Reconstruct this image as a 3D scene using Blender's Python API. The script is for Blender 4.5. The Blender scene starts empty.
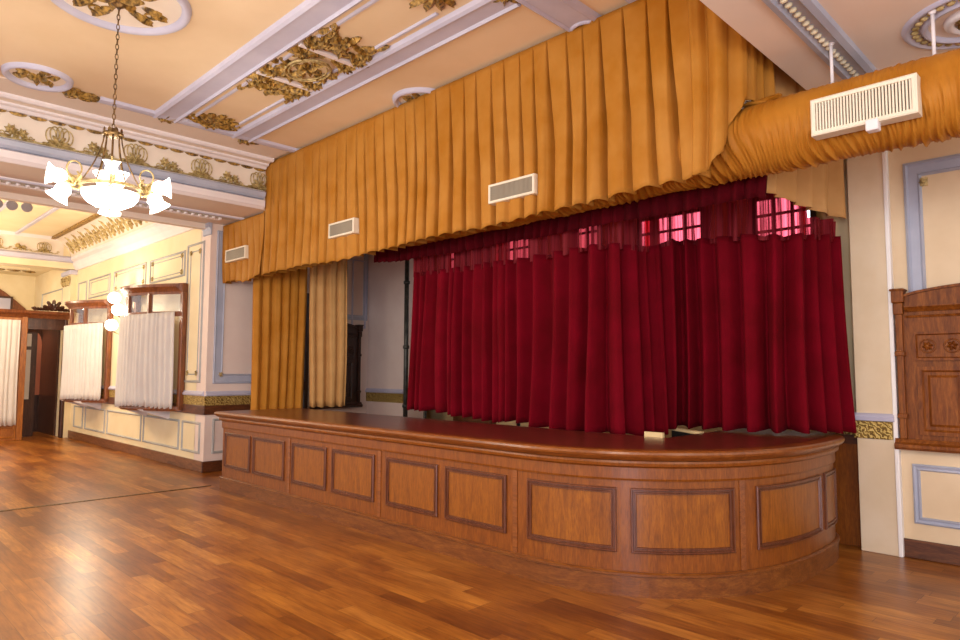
import bpy, math, random
from mathutils import Vector, Matrix
C = bpy.context.scene.collection
scene = bpy.context.scene
PI = math.pi
rnd = random.Random(7)

# ------------------------------------------------------------------ camera
yaw, pitch, roll = math.radians(44.7), math.radians(4.3), math.radians(0.2)
F = Vector((-math.sin(yaw)*math.cos(pitch), math.cos(yaw)*math.cos(pitch), math.sin(pitch)))
R0 = Vector((math.cos(yaw), math.sin(yaw), 0)); U0 = R0.cross(F)
R = R0*math.cos(roll)+U0*math.sin(roll); U = U0*math.cos(roll)-R0*math.sin(roll)
cam_d = bpy.data.cameras.new('camera'); cam = bpy.data.objects.new('camera', cam_d); C.objects.link(cam)
M = Matrix.Identity(4)
for i in range(3):
    M[i][0], M[i][1], M[i][2] = R[i], U[i], -F[i]
M[2][3] = 1.55
cam.matrix_world = M
cam_d.sensor_width = 36; cam_d.lens = 667/960*36; cam_d.clip_start = .05; cam_d.clip_end = 100
scene.camera = cam

# ------------------------------------------------------------------ light
scene.view_settings.view_transform = 'Standard'
scene.view_settings.look = 'None'
scene.view_settings.exposure = 0.0
scene.view_settings.gamma = 1
scene.cycles.use_denoising = True
scene.cycles.sample_clamp_indirect = 6
w = bpy.data.worlds.new('world'); scene.world = w; w.use_nodes = True
w.node_tree.nodes['Background'].inputs[0].default_value = (1.0, .95, .92, 1)
w.node_tree.nodes['Background'].inputs[1].default_value = 1.3

def area(name, loc, target, sx, sy, power, col):
    d = bpy.data.lights.new(name, 'AREA'); d.shape = 'RECTANGLE'; d.size = sx; d.size_y = sy
    d.energy = power; d.color = col
    o = bpy.data.objects.new(name, d); C.objects.link(o); o.location = loc
    o.rotation_euler = (Vector(target)-Vector(loc)).to_track_quat('-Z', 'Y').to_euler()
    return o
def point(name, loc, power, col, r=.08):
    d = bpy.data.lights.new(name, 'POINT'); d.energy = power; d.color = col; d.shadow_soft_size = r
    o = bpy.data.objects.new(name, d); C.objects.link(o); o.location = loc
    return o
# tall windows behind the camera
area('window_daylight', (1.6, -3.6, 2.0), (-1.6, 4.6, 1.2), 1.3, 3.2, 260, (.74, .80, 1))
area('window_daylight', (-5.0, -4.5, 2.4), (-5.0, 4.0, 2.6), 4.5, 3.0, 90, (1, .92, .84))
# lamps of the side hall
point('side_hall_lamp', (-13.0, 1.2, 3.3), 195, (1, .80, .55), .25)
point('side_hall_lamp', (-16.5, 1.6, 3.2), 155, (1, .80, .55), .25)
point('side_hall_lamp', (-19.4, 2.9, 3.0), 50, (1, .80, .55), .2)
# unseen fill lights, added to brighten the low right-hand ceiling
point('added_fill', (-1.5, 0.8, 3.2), 110, (1, .86, .70), .4)
point('added_fill', (1.6, 2.2, 2.6), 95, (1, .88, .74), .4)

# ------------------------------------------------------------------ materials
def s2l(c):
    return tuple(((x/255)/12.92 if x/255 <= .04045 else ((x/255+.055)/1.055)**2.4) for x in c)
MATS = {}
def base(name, rough=.6, metallic=0, spec=None):
    m = bpy.data.materials.new(name); m.use_nodes = True
    nt = m.node_tree; b = nt.nodes['Principled BSDF']
    b.inputs['Roughness'].default_value = rough; b.inputs['Metallic'].default_value = metallic
    if spec is not None: b.inputs['Specular IOR Level'].default_value = spec
    MATS[name] = m
    return m, nt, b
def ramp(nt, fac, cols):
    r = nt.nodes.new('ShaderNodeValToRGB'); nt.links.new(fac, r.inputs[0])
    e = r.color_ramp.elements
    while len(e) < len(cols): e.new(.5)
    for i, (p, c) in enumerate(cols):
        e[i].position = p; e[i].color = (*s2l(c), 1)
    return r.outputs[0]
def coords(nt, scale, kind='Object'):
    tc = nt.nodes.new('ShaderNodeTexCoord') if kind != 'geo' else nt.nodes.new('ShaderNodeNewGeometry')
    mp = nt.nodes.new('ShaderNodeMapping'); mp.inputs['Scale'].default_value = scale
    nt.links.new(tc.outputs['Position' if kind == 'geo' else kind], mp.inputs[0])
    return mp.outputs[0]
def noise(nt, vec, scale=5, detail=4, rough=.55, dist=0):
    n = nt.nodes.new('ShaderNodeTexNoise'); n.inputs['Scale'].default_value = scale
    n.inputs['Detail'].default_value = detail; n.inputs['Roughness'].default_value = rough
    n.inputs['Distortion'].default_value = dist
    nt.links.new(vec, n.inputs['Vector']); return n.outputs['Fac']
def bump(nt, b, h, strength=.2, dist=.01):
    n = nt.nodes.new('ShaderNodeBump'); n.inputs['Strength'].default_value = strength; n.inputs['Distance'].default_value = dist
    nt.links.new(h, n.inputs['Height']); nt.links.new(n.outputs[0], b.inputs['Normal'])
def plain(name, c1, c2=None, rough=.6, metallic=0, scale=2.5, bumps=0, bscale=60, spec=None, sc=(1, 1, 1), pos=(.35, .65)):
    m, nt, b = base(name, rough, metallic, spec)
    v = coords(nt, sc, 'geo')
    nt.links.new(ramp(nt, noise(nt, v, scale), [(pos[0], c1), (pos[1], c2 or c1)]), b.inputs['Base Color'])
    if bumps: bump(nt, b, noise(nt, v, bscale, 3), bumps)
    return m
def wood(name, dark, mid, light, rough=.35, sc=(9, 9, 1.2), spec=.5, coat=0):
    m, nt, b = base(name, rough, 0, spec)
    v = coords(nt, sc, 'geo')
    f1 = noise(nt, v, 2.2, 6, .65, 1.2)
    col = ramp(nt, f1, [(.28, dark), (.5, mid), (.74, light)])
    v2 = coords(nt, tuple(x*7 for x in sc), 'geo')
    f2 = noise(nt, v2, 2, 3, .6, .3)
    mix = nt.nodes.new('ShaderNodeMix'); mix.data_type = 'RGBA'; mix.blend_type = 'MULTIPLY'
    mix.inputs[0].default_value = .45
    nt.links.new(col, mix.inputs[6]); nt.links.new(ramp(nt, f2, [(.35, (165, 150, 140)), (.6, (255, 255, 255))]), mix.inputs[7])
    nt.links.new(mix.outputs[2], b.inputs['Base Color'])
    bump(nt, b, f2, .06, .004)
    if coat:
        b.inputs['Coat Weight'].default_value = coat; b.inputs['Coat Roughness'].default_value = .3
    return m
plain('cream_paint', (222, 196, 158), (230, 206, 170), .62, bumps=.04, bscale=9)
plain('yellow_cream_paint', (232, 214, 172), (238, 222, 184), .6, bumps=.03, bscale=9)
plain('peach_ceiling_paint', (222, 196, 158), (230, 205, 170), .75, scale=1.2)
plain('rose_ceiling_paint', (222, 206, 190), (228, 212, 196), .75, scale=1.4)
plain('soffit_paint', (232, 216, 202), (238, 222, 208), .75, scale=1.3)
plain('pier_paint', (220, 198, 164), (228, 208, 178), .65, scale=3, bumps=.12, bscale=14)
plain('pale_side_paint', (226, 205, 194), (232, 213, 202), .6)
plain('white_trim_paint', (226, 218, 220), (234, 226, 226), .5)
plain('bright_white_paint', (244, 240, 236), (248, 244, 240), .5)
plain('lilac_trim_paint', (186, 184, 204), (198, 196, 214), .5)
plain('lit_opening_pink', (206, 128, 104), (216, 140, 112), .6)
plain('cream_bead_paint', (206, 192, 160), (226, 214, 186), .5)
plain('blue_trim_paint', (164, 170, 188), (180, 184, 200), .5)
plain('grey_blue_line_paint', (160, 160, 158), (176, 176, 172), .5)
plain('frieze_paint', (226, 212, 196), (234, 222, 206), .6)
plain('gilt', (66, 44, 12), (190, 150, 72), .5, .25, scale=26, bumps=.3, bscale=60)
plain('pale_gilt', (142, 118, 66), (214, 192, 136), .5, .2, scale=22, bumps=.3, bscale=60)
plain('old_bronze', (70, 52, 34), (140, 110, 66), .4, .7, scale=30)
plain('dark_iron', (40, 40, 38), (70, 68, 62), .45, .5, scale=10)
plain('vent_paint', (226, 214, 190), (234, 224, 202), .45)
plain('vent_slat', (150, 138, 120), (164, 152, 132), .5)
plain('vent_dark', (52, 46, 42), (62, 56, 50), .8)
plain('well_shade_dark', (16, 12, 12), (28, 20, 18), .8)
plain('backstage_paint', (222, 196, 144), (230, 204, 154), .7)
plain('spot_grey', (150, 148, 156), (170, 168, 176), .4)
wood('stage_wood', (116, 58, 6), (136, 72, 12), (156, 90, 22), .4, spec=.35, coat=.3)
wood('stage_panel_wood', (122, 64, 4), (146, 82, 10), (168, 100, 20), .4, spec=.35, coat=.3)
wood('stage_moulding_wood', (82, 40, 22), (106, 58, 34), (128, 76, 48), .3)
wood('stage_plinth_wood', (100, 50, 12), (124, 68, 20), (146, 88, 32), .4, sc=(1.5, 4, 9))
wood('stage_top_wood', (74, 28, 20), (98, 42, 28), (124, 60, 38), .28, sc=(.7, 6, 6), coat=.5)
wood('stage_nosing_wood', (112, 56, 18), (138, 76, 26), (160, 94, 38), .3, sc=(1, 6, 9), coat=.3)
wood('cabinet_wood', (92, 42, 10), (130, 70, 20), (160, 94, 34), .45, spec=.25)
wood('dark_cabinet_wood', (38, 18, 10), (58, 28, 16), (78, 42, 24), .35)
wood('booth_wood', (92, 46, 24), (130, 74, 40), (160, 98, 56), .3)
wood('portal_wood', (130, 72, 24), (172, 104, 38), (198, 128, 54), .35)
wood('dark_portal_wood', (50, 26, 18), (74, 44, 32), (100, 66, 50), .3)
wood('skirting_wood', (90, 52, 30), (124, 78, 48), (150, 102, 66), .4, sc=(1.5, 3, 9))
wood('dark_skirting_wood', (66, 32, 14), (94, 50, 24), (120, 70, 36), .4, sc=(1.5, 3, 9))

def cloth_mat(name, c1, c2, rough=.75, sheen=.3, sub=0, bscale=120, sc=(1, 1, 1), mscale=3, trans=0):
    m, nt, b = base(name, rough, 0, .12)
    v = coords(nt, sc, 'geo')
    nt.links.new(ramp(nt, noise(nt, v, mscale, 3), [(.3, c1), (.7, c2)]), b.inputs['Base Color'])
    b.inputs['Sheen Weight'].default_value = sheen
    b.inputs['Sheen Tint'].default_value = (*s2l(c2), 1)
    bump(nt, b, noise(nt, v, bscale, 2), .12, .003)
    if trans:
        t = nt.nodes.new('ShaderNodeBsdfTranslucent'); t.inputs[0].default_value = (*s2l(c2), 1)
        mx = nt.nodes.new('ShaderNodeMixShader'); mx.inputs[0].default_value = trans
        nt.links.new(b.outputs[0], mx.inputs[1]); nt.links.new(t.outputs[0], mx.inputs[2])
        nt.links.new(mx.outputs[0], nt.nodes['Material Output'].inputs[0])
    return m
cloth_mat('gold_satin', (168, 108, 30), (184, 128, 56), .6, .1)
cloth_mat('gold_duct_cloth', (164, 102, 26), (186, 124, 44), .5, .1)
cloth_mat('gold_side_cloth', (174, 112, 32), (190, 130, 52), .65, .1)
cloth_mat('faded_gold_cloth', (188, 140, 84), (202, 156, 100), .65, .1)
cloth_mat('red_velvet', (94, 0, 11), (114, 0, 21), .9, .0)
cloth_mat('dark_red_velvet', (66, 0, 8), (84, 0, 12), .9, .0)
cloth_mat('white_booth_cloth', (232, 226, 222), (240, 236, 232), .8, .2, trans=.25)

# sheer red heading: really lets light through
m, nt, b = base('sheer_red', .8)
b.inputs['Base Color'].default_value = (*s2l((120, 0, 20)), 1)
tr = nt.nodes.new('ShaderNodeBsdfTransparent'); tr.inputs[0].default_value = (.8, .10, .14, 1)
tl = nt.nodes.new('ShaderNodeBsdfTranslucent'); tl.inputs[0].default_value = (.7, .02, .06, 1)
m1 = nt.nodes.new('ShaderNodeMixShader'); m1.inputs[0].default_value = .15
m2 = nt.nodes.new('ShaderNodeMixShader')
nv = noise(nt, coords(nt, (17, 17, .3), 'geo'), 1.3, 2)
mr = nt.nodes.new('ShaderNodeMapRange'); nt.links.new(nv, mr.inputs[0])
mr.inputs[1].default_value = .42; mr.inputs[2].default_value = .62; mr.inputs[3].default_value = .03; mr.inputs[4].default_value = .75
nt.links.new(mr.outputs[0], m2.inputs[0])
nt.links.new(b.outputs[0], m1.inputs[1]); nt.links.new(tl.outputs[0], m1.inputs[2])
nt.links.new(m1.outputs[0], m2.inputs[1]); nt.links.new(tr.outputs[0], m2.inputs[2])
nt.links.new(m2.outputs[0], nt.nodes['Material Output'].inputs[0])

def emis(name, col, strength):
    m, nt, b = base(name, .5)
    b.inputs['Base Color'].default_value = (.9, .88, .85, 1)
    b.inputs['Emission Color'].default_value = (*col, 1); b.inputs['Emission Strength'].default_value = strength
    return m
emis('lit_glass', (1, .93, .82), 3.5)
emis('daylight_pane', (.85, .9, 1), 5)
emis('daylight_soft_pane', (1, .9, .92), 1.0)
m, nt, b = base('clear_glass', .03); b.inputs['Base Color'].default_value = (.8, .85, .8, 1)
tr = nt.nodes.new('ShaderNodeBsdfTransparent'); gl = nt.nodes.new('ShaderNodeBsdfGlossy'); gl.inputs['Roughness'].default_value = .03
mx = nt.nodes.new('ShaderNodeMixShader'); mx.inputs[0].default_value = .12
nt.links.new(tr.outputs[0], mx.inputs[1]); nt.links.new(gl.outputs[0], mx.inputs[2]); nt.links.new(mx.outputs[0], nt.nodes['Material Output'].inputs[0])
m, nt, b = base('mirror', .06, 1.0); b.inputs['Base Color'].default_value = (.85, .8, .72, 1)

# gilded diagonal weave band
m, nt, b = base('gilt_band', .45, .4)
v = coords(nt, (1, 1, 1), 'geo')
wv = nt.nodes.new('ShaderNodeTexWave'); wv.wave_type = 'BANDS'; wv.bands_direction = 'DIAGONAL'
wv.inputs['Scale'].default_value = 13; wv.inputs['Distortion'].default_value = 9; wv.inputs['Detail'].default_value = 3; wv.inputs['Detail Scale'].default_value = 2.5
nt.links.new(v, wv.inputs[0])
nt.links.new(ramp(nt, wv.outputs['Fac'], [(.15, (108, 80, 28)), (.5, (166, 132, 54)), (.85, (206, 178, 104))]), b.inputs['Base Color'])
bump(nt, b, wv.outputs['Fac'], .5, .01)

# floor
def floor_mat(name, rot):
    m, nt, b = base(name, .3)
    N = nt.nodes.new; Lk = nt.links.new
    def math_(op, a, b_=None, c_=None):
        n = N('ShaderNodeMath'); n.operation = op
        for i, x in enumerate((a, b_, c_)):
            if x is None: continue
            if isinstance(x, (int, float)): n.inputs[i].default_value = x
            else: Lk(x, n.inputs[i])
        return n.outputs[0]
    geo = N('ShaderNodeNewGeometry'); sp = N('ShaderNodeSeparateXYZ'); Lk(geo.outputs['Position'], sp.inputs[0])
    X, Y = sp.outputs['X'], sp.outputs['Y']
    yr = math_('DIVIDE', math_('ADD', Y, 50.0), .118); row = math_('FLOOR', yr); fy = math_('FRACT', yr)
    w1 = N('ShaderNodeTexWhiteNoise'); w1.noise_dimensions = '1D'; Lk(row, w1.inputs['W'])
    xr = math_('ADD', math_('DIVIDE', math_('ADD', X, 80.0), 1.05), math_('MULTIPLY', w1.outputs['Value'], 7.0)); col_ = math_('FLOOR', xr); fx = math_('FRACT', xr)
    cb = N('ShaderNodeCombineXYZ'); Lk(row, cb.inputs[0]); Lk(col_, cb.inputs[1])
    w2 = N('ShaderNodeTexWhiteNoise'); w2.noise_dimensions = '2D'; Lk(cb.outputs[0], w2.inputs['Vector'])
    pid = w2.outputs['Value']
    ey = math_('MINIMUM', fy, math_('SUBTRACT', 1.0, fy)); ex = math_('MINIMUM', fx, math_('SUBTRACT', 1.0, fx))
    ly = math_('LESS_THAN', ey, .016); lx = math_('LESS_THAN', ex, .0022)
    joint = math_('MAXIMUM', ly, lx)
    col = ramp(nt, pid, [(0, (146, 86, 26)), (.3, (172, 108, 36)), (.75, (192, 127, 48)), (1, (212, 150, 68))])
    cv3 = N('ShaderNodeCombineXYZ'); Lk(X, cv3.inputs[0]); Lk(Y, cv3.inputs[1]); Lk(math_('MULTIPLY', pid, 20.0), cv3.inputs[2])
    mp2 = N('ShaderNodeMapping'); mp2.inputs['Scale'].default_value = (1.6, 16, 1); Lk(cv3.outputs[0], mp2.inputs[0])
    g = noise(nt, mp2.outputs[0], 2.4, 4, .6, 0)
    mp3 = N('ShaderNodeMapping'); mp3.inputs['Scale'].default_value = (1, 2.0, 1); Lk(geo.outputs['Position'], mp3.inputs[0])
    g2 = noise(nt, mp3.outputs[0], 1.3, 3, .55, 0)
    def mul(a, c, fac):
        mx = N('ShaderNodeMix'); mx.data_type = 'RGBA'; mx.blend_type = 'MULTIPLY'; mx.inputs[0].default_value = fac
        Lk(a, mx.inputs[6]); Lk(c, mx.inputs[7]); return mx.outputs[2]
    c1 = mul(col, ramp(nt, g, [(.3, (178, 150, 128)), (.65, (255, 255, 255))]), .8)
    c2 = mul(c1, ramp(nt, g2, [(.3, (178, 146, 124)), (.7, (255, 252, 248))]), .8)
    mx = N('ShaderNodeMix'); mx.data_type = 'RGBA'; Lk(math_('MULTIPLY', joint, .55), mx.inputs[0]); Lk(c2, mx.inputs[6]); mx.inputs[7].default_value = (*s2l((64, 32, 12)), 1)
    Lk(mx.outputs[2], b.inputs['Base Color'])
    rr = N('ShaderNodeMapRange'); Lk(g2, rr.inputs[0]); rr.inputs[3].default_value = .285; rr.inputs[4].default_value = .33; Lk(rr.outputs[0], b.inputs['Roughness'])
floor_mat('hall_floor_boards', 0)
floor_mat('side_floor_boards', 0)

# ------------------------------------------------------------------ builders
class MB:
    def __init__(s): s.v = []; s.f = []; s.sm = []
    def add(s, vs, fs, smooth=False):
        o = len(s.v); s.v += [tuple(p) for p in vs]; s.f += [tuple(i+o for i in f) for f in fs]; s.sm += [smooth]*len(fs)
        return s
    def box(s, x0, x1, y0, y1, z0, z1):
        vs = [(x, y, z) for x in (x0, x1) for y in (y0, y1) for z in (z0, z1)]
        return s.add(vs, [(0, 1, 3, 2), (4, 6, 7, 5), (0, 4, 5, 1), (2, 3, 7, 6), (0, 2, 6, 4), (1, 5, 7, 3)])
    def mbox(s, Fm, u0, u1, v0, v1, n0, n1, nu=1, smooth=False):
        vs = []
        for i in range(nu+1):
            u = u0+(u1-u0)*i/nu
            vs += [Fm(u, v0, n0), Fm(u, v1, n0), Fm(u, v1, n1), Fm(u, v0, n1)]
        fs = []
        for i in range(nu):
            a = 4*i; b = a+4
            for k in range(4): fs.append((a+k, a+(k+1) % 4, b+(k+1) % 4, b+k))
        s.add(vs, fs, smooth)
        o = len(s.v)-len(vs)
        s.f += [(o, o+3, o+2, o+1), tuple(o+4*nu+k for k in range(4))]; s.sm += [False]*2
        return s
    def frame(s, Fm, u0, u1, v0, v1, prof, nu=1, fill=None):
        """rings of a mitred moulding; prof = [(inset, height)]; fill closes the innermost ring"""
        rings = []
        for ins, h in prof:
            a, b, c, d = u0+ins, u1-ins, v0+ins, v1-ins
            r = [Fm(a+(b-a)*i/nu, c, h) for i in range(nu+1)] + [Fm(b-(b-a)*i/nu, d, h) for i in range(nu+1)]
            rings.append(r)
        n = len(rings[0]); vs = [p for r in rings for p in r]; fs = []
        for k in range(len(rings)-1):
            for i in range(n):
                fs.append((k*n+i, k*n+(i+1) % n, (k+1)*n+(i+1) % n, (k+1)*n+i))
        if fill:
            k = (len(rings)-1)*n
            for i in range(nu): fs.append((k+i, k+i+1, k+2*nu-i, k+2*nu+1-i))
        return s.add(vs, fs)
    def tube(s, pts, r, n=8, closed=False, smooth=True):
        pts = [Vector(p) for p in pts]; N = len(pts); vs = []; prev = None
        for i, p in enumerate(pts):
            a = pts[(i-1) % N] if closed or i else p; b = pts[(i+1) % N] if closed or i < N-1 else p
            t = (b-a).normalized()
            if prev is None:
                up = Vector((0, 0, 1)) if abs(t.z) < .9 else Vector((1, 0, 0)); x = t.cross(up).normalized()
            else: x = (prev-t*prev.dot(t)).normalized()
            prev = x; y = t.cross(x)
            rr = r[i] if isinstance(r, (list, tuple)) else r
            vs += [p+(x*math.cos(2*PI*k/n)+y*math.sin(2*PI*k/n))*rr for k in range(n)]
        fs = []
        for i in range(N if closed else N-1):
            j = (i+1) % N
            for k in range(n): fs.append((i*n+k, i*n+(k+1) % n, j*n+(k+1) % n, j*n+k))
        s.add(vs, fs, smooth)
        if not closed:
            o = len(s.v)-len(vs)
            s.f += [tuple(o+k for k in range(n))[::-1], tuple(o+(N-1)*n+k for k in range(n))]; s.sm += [False]*2
        return s
    def lathe(s, c, prof, n=20, axis=(0, 0, 1), flute=0, nf=6, smooth=True):
        ax = Vector(axis).normalized(); x = ax.orthogonal().normalized(); y = ax.cross(x); c = Vector(c); vs = []
        for k, (r, h) in enumerate(prof):
            for i in range(n):
                a = 2*PI*i/n; rr = r*(1+flute*math.cos(nf*a)*k/len(prof))
                vs.append(c+ax*h+(x*math.cos(a)+y*math.sin(a))*rr)
        fs = [(k*n+i, k*n+(i+1) % n, (k+1)*n+(i+1) % n, (k+1)*n+i) for k in range(len(prof)-1) for i in range(n)]
        return s.add(vs, fs, smooth)
    def ball(s, c, r, n=8, sc=(1, 1, 1)):
        vs = []; fs = []; m = n//2+1
        for j in range(m+1):
            t = PI*j/m
            for i in range(n):
                a = 2*PI*i/n
                vs.append((c[0]+r*sc[0]*math.sin(t)*math.cos(a), c[1]+r*sc[1]*math.sin(t)*math.sin(a), c[2]+r*sc[2]*math.cos(t)))
        for j in range(m):
            for i in range(n): fs.append((j*n+i, j*n+(i+1) % n, (j+1)*n+(i+1) % n, (j+1)*n+i))
        return s.add(vs, fs, True)
    def sweep(s, path, prof, Fm, cap=True, smooth=False):
        """prof = [(n, v)] closed loop, swept over u values"""
        n = len(prof); vs = [Fm(u, v, o) for u in path for o, v in prof]; fs = []
        for i in range(len(path)-1):
            for k in range(n): fs.append((i*n+k, i*n+(k+1) % n, (i+1)*n+(k+1) % n, (i+1)*n+k))
        s.add(vs, fs, smooth)
        o = len(s.v)-len(vs)
        if cap: s.f += [tuple(o+k for k in range(n))[::-1], tuple(o+(len(path)-1)*n+k for k in range(n))]; s.sm += [False]*2
        return s
    def build(s, name, mat, parent=None, bevel=0, solid=0, offset=0):
        wl = Vector(parent['_w']) if parent else Vector((0, 0, 0))
        me = bpy.data.meshes.new(name); me.from_pydata([tuple(Vector(p)-wl) for p in s.v], [], s.f)
        me.polygons.foreach_set('use_smooth', s.sm)
        me.materials.append(MATS[mat]); me.validate(); me.update()
        import bmesh
        bm = bmesh.new(); bm.from_mesh(me); bmesh.ops.remove_doubles(bm, verts=bm.verts, dist=1e-5)
        bmesh.ops.recalc_face_normals(bm, faces=bm.faces); bm.to_mesh(me); bm.free()
        o = bpy.data.objects.new(name, me); C.objects.link(o)
        if parent: o.parent = parent
        o['_w'] = tuple(wl)
        if bevel:
            b = o.modifiers.new('bevel', 'BEVEL'); b.width = bevel; b.segments = 2; b.limit_method = 'ANGLE'
        if solid:
            d = o.modifiers.new('thickness', 'SOLIDIFY'); d.thickness = solid; d.offset = offset
        return o
def root(name, loc, label, cat, group=None):
    o = bpy.data.objects.new(name, None); C.objects.link(o); o.location = loc; o['_w'] = tuple(loc); o.empty_display_size = .1
    return tag(o, label, cat, group)
def tag(o, label, cat, group=None):
    o['label'] = label; o['category'] = cat
    if group: o['group'] = group
    return o
def struct(mb, name, mat, label=None, **k):
    o = mb.build(name, mat, None, **k); o['kind'] = 'structure'
    if label: o['label'] = label
    return o
def copy_tree(o, loc, label, group=None):
    r = o.copy(); C.objects.link(r); r.location = loc; r['label'] = label
    if group: r['group'] = group
    for ch in list(o.children):
        c = ch.copy(); C.objects.link(c); c.parent = r
        for g in list(ch.children):
            d = g.copy(); C.objects.link(d); d.parent = c
    return r
# plane maps (u, v, n) -> point
def py(y, d=-1): return lambda u, v, n: (u, y+d*n, v)          # wall facing -y
def px(x, d=1): return lambda u, v, n: (x+d*n, u, v)           # wall facing +x, u = y
def pz(z): return lambda u, v, n: (u, v, z-n)                  # ceiling, u = x, v = y
LINE = [(0, 0), (.006, .016), (.02, .022), (.03, .012), (.038, .0)]
THICK = [(0, 0), (.0, .02), (.02, .03), (.035, .018), (.055, .018), (.07, .028), (.085, .0)]
BIGF = [(0, 0), (0, .035), (.03, .04), (.045, .02), (.10, .02), (.115, .032), (.14, .03), (.15, .0)]

# ------------------------------------------------------------------ structure
CZ = 4.5; YW = 4.3
fl = struct(MB().box(-8.9, 3.0, -6, 9.0, -.1, 0), 'floor', 'hall_floor_boards')
fl2 = struct(MB().box(-22, -8.9, -6, 9.0, -.1, 0), 'floor', 'side_floor_boards')
struct(MB().box(-8.93, -8.88, -6, 3.9, 0, .006), 'trim_1', 'old_bronze', 'worn metal joint strip across the floor boards')
# main ceiling
mb = MB()
mb.box(-8.73, -1.8, -6, 8.6, CZ, CZ+.15)
ceil = struct(mb, 'ceiling', 'peach_ceiling_paint')
# right hand low bay
rc = struct(MB().box(-1.8, 3.0, -6, 6.6, 3.8, 4.65), 'ceiling', 'soffit_paint')
# left beam + side hall ceiling
beam = struct(MB().box(-10.25, -8.73, -6, 8.6, 3.8, 4.65), 'ceiling', 'rose_ceiling_paint', 'lower beam between hall and side hall')
side_c = struct(MB().box(-17.3, -10.25, -6, YW, CZ, CZ+.15), 'ceiling', 'yellow_cream_paint')
struct(MB().box(-13.2, -8.73-1.52, 7.3, 8.6, 4.3, 4.5), 'ceiling', 'backstage_paint')

def yline(mb, x0, x1, z0, z1, ya=-6, yb=4.5): return mb.box(x0, x1, ya, yb, z0, z1)
# beam face: cream band, blue band, frieze field, cornice steps (profile in x-z, swept in y)
def ysweep(name, prof, mat, ya, yb, parent=None, smooth=False):
    mb = MB(); n = len(prof)
    vs = [(x, y, z) for y in (ya, yb) for x, z in prof]
    fs = [(k, (k+1) % n, n+(k+1) % n, n+k) for k in range(n)] + [tuple(range(n))[::-1], tuple(range(n, 2*n))]
    mb.add(vs, fs, smooth)
    return mb.build(name, mat, parent)
def xsweep(name, prof, mat, xa, xb, parent=None):
    mb = MB(); n = len(prof)
    vs = [(x, y, z) for x in (xa, xb) for y, z in prof]
    fs = [(k, (k+1) % n, n+(k+1) % n, n+k) for k in range(n)] + [tuple(range(n))[::-1], tuple(range(n, 2*n))]
    mb.add(vs, fs)
    return mb.build(name, mat, parent)
YB = 4.44
t2 = ysweep('trim_2', [(-8.73, 3.80), (-8.70, 3.80), (-8.66, 3.84), (-8.66, 3.92), (-8.73, 3.95)], 'white_trim_paint', -6, YB); t2['kind'] = 'structure'; t2['label'] = 'cream lower moulding of the hall beam'
ysweep('blue_band', [(-8.73, 3.95), (-8.69, 3.955), (-8.66, 3.98), (-8.64, 4.03), (-8.66, 4.05), (-8.73, 4.06)], 'blue_trim_paint', -6, YB, t2)
t3 = ysweep('trim_3', [(-8.73, 4.06), (-8.715, 4.06), (-8.70, 4.36), (-8.73, 4.36)], 'frieze_paint', -6, YB); t3['kind'] = 'structure'; t3['label'] = 'white frieze with gilt reliefs along the hall beam'
t4 = ysweep('trim_4', [(-8.73, 4.36), (-8.66, 4.37), (-8.63, 4.40), (-8.60, 4.40), (-8.58, 4.41), (-8.58, 4.5), (-8.73, 4.5)], 'white_trim_paint', -6, YB); t4['kind'] = 'structure'; t4['label'] = 'pale stepped cornice above the gilt frieze'
ysweep('pink_step', [(-8.58, 4.43), (-8.50, 4.445), (-8.50, 4.5), (-8.58, 4.5)], 'rose_ceiling_paint', -6, YB, t4)
ysweep('white_bead', [(-8.50, 4.44), (-8.485, 4.43), (-8.455, 4.43), (-8.43, 4.45), (-8.43, 4.5), (-8.50, 4.5)], 'white_trim_paint', -6, YB, t4)
ysweep('pink_step', [(-8.43, 4.475), (-8.06, 4.485), (-8.06, 4.5), (-8.43, 4.5)], 'rose_ceiling_paint', -6, YB, t4)
# scalloped gilt edge under the cornice + reliefs
mb = MB()
y = -2.0
while y < 4.4:
    for k in range(6):
        a = PI*k/6; b = PI*(k+1)/6
        mb.add([(-8.695, y+.09, 4.362), (-8.695, y+.09-.085*math.cos(a), 4.362-.03*math.sin(a)), (-8.695, y+.09-.085*math.cos(b), 4.362-.03*math.sin(b)),
                (-8.67, y+.09, 4.366), (-8.68, y+.09-.085*math.cos(a), 4.362-.03*math.sin(a)), (-8.68, y+.09-.085*math.cos(b), 4.362-.03*math.sin(b))],
               [(0, 1, 2), (3, 5, 4), (1, 4, 5, 2)])
    y += .19
mb.build('gilt_scallops', 'gilt', t3)

def leaf(mb, Fm, cx, cy, ang, L, W, h=.02, lobes=3, base_h=0):
    """lobed acanthus leaf lying on the map plane"""
    ca, sa = math.cos(ang), math.sin(ang)
    n = lobes*4+1; left = []; right = []; mid = []
    for i in range(n+1):
        t = i/n
        env = math.sin(PI*min(1, t*.92+.08))**.7*(1-.35*t)
        wv = .62+.38*abs(math.sin(PI*lobes*t+.4))
        wd = W/2*env*wv if i < n else .0
        curl = h*(.5+.8*math.sin(PI*t))
        def P(a, b, hh): return Fm(cx+ca*a-sa*b, cy+sa*a+ca*b, base_h+hh)
        back = -.06*L*math.cos(2*PI*lobes*t)
        left.append(P(L*t+back, wd, .003)); right.append(P(L*t+back, -wd, .003)); mid.append(P(L*t, 0, curl+.004))
    vs = left+mid+right; m = n+1; fs = []
    for i in range(n):
        fs += [(i, i+1, m+i+1, m+i), (m+i, m+i+1, 2*m+i+1, 2*m+i)]
    mb.add(vs, fs, False)
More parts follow.
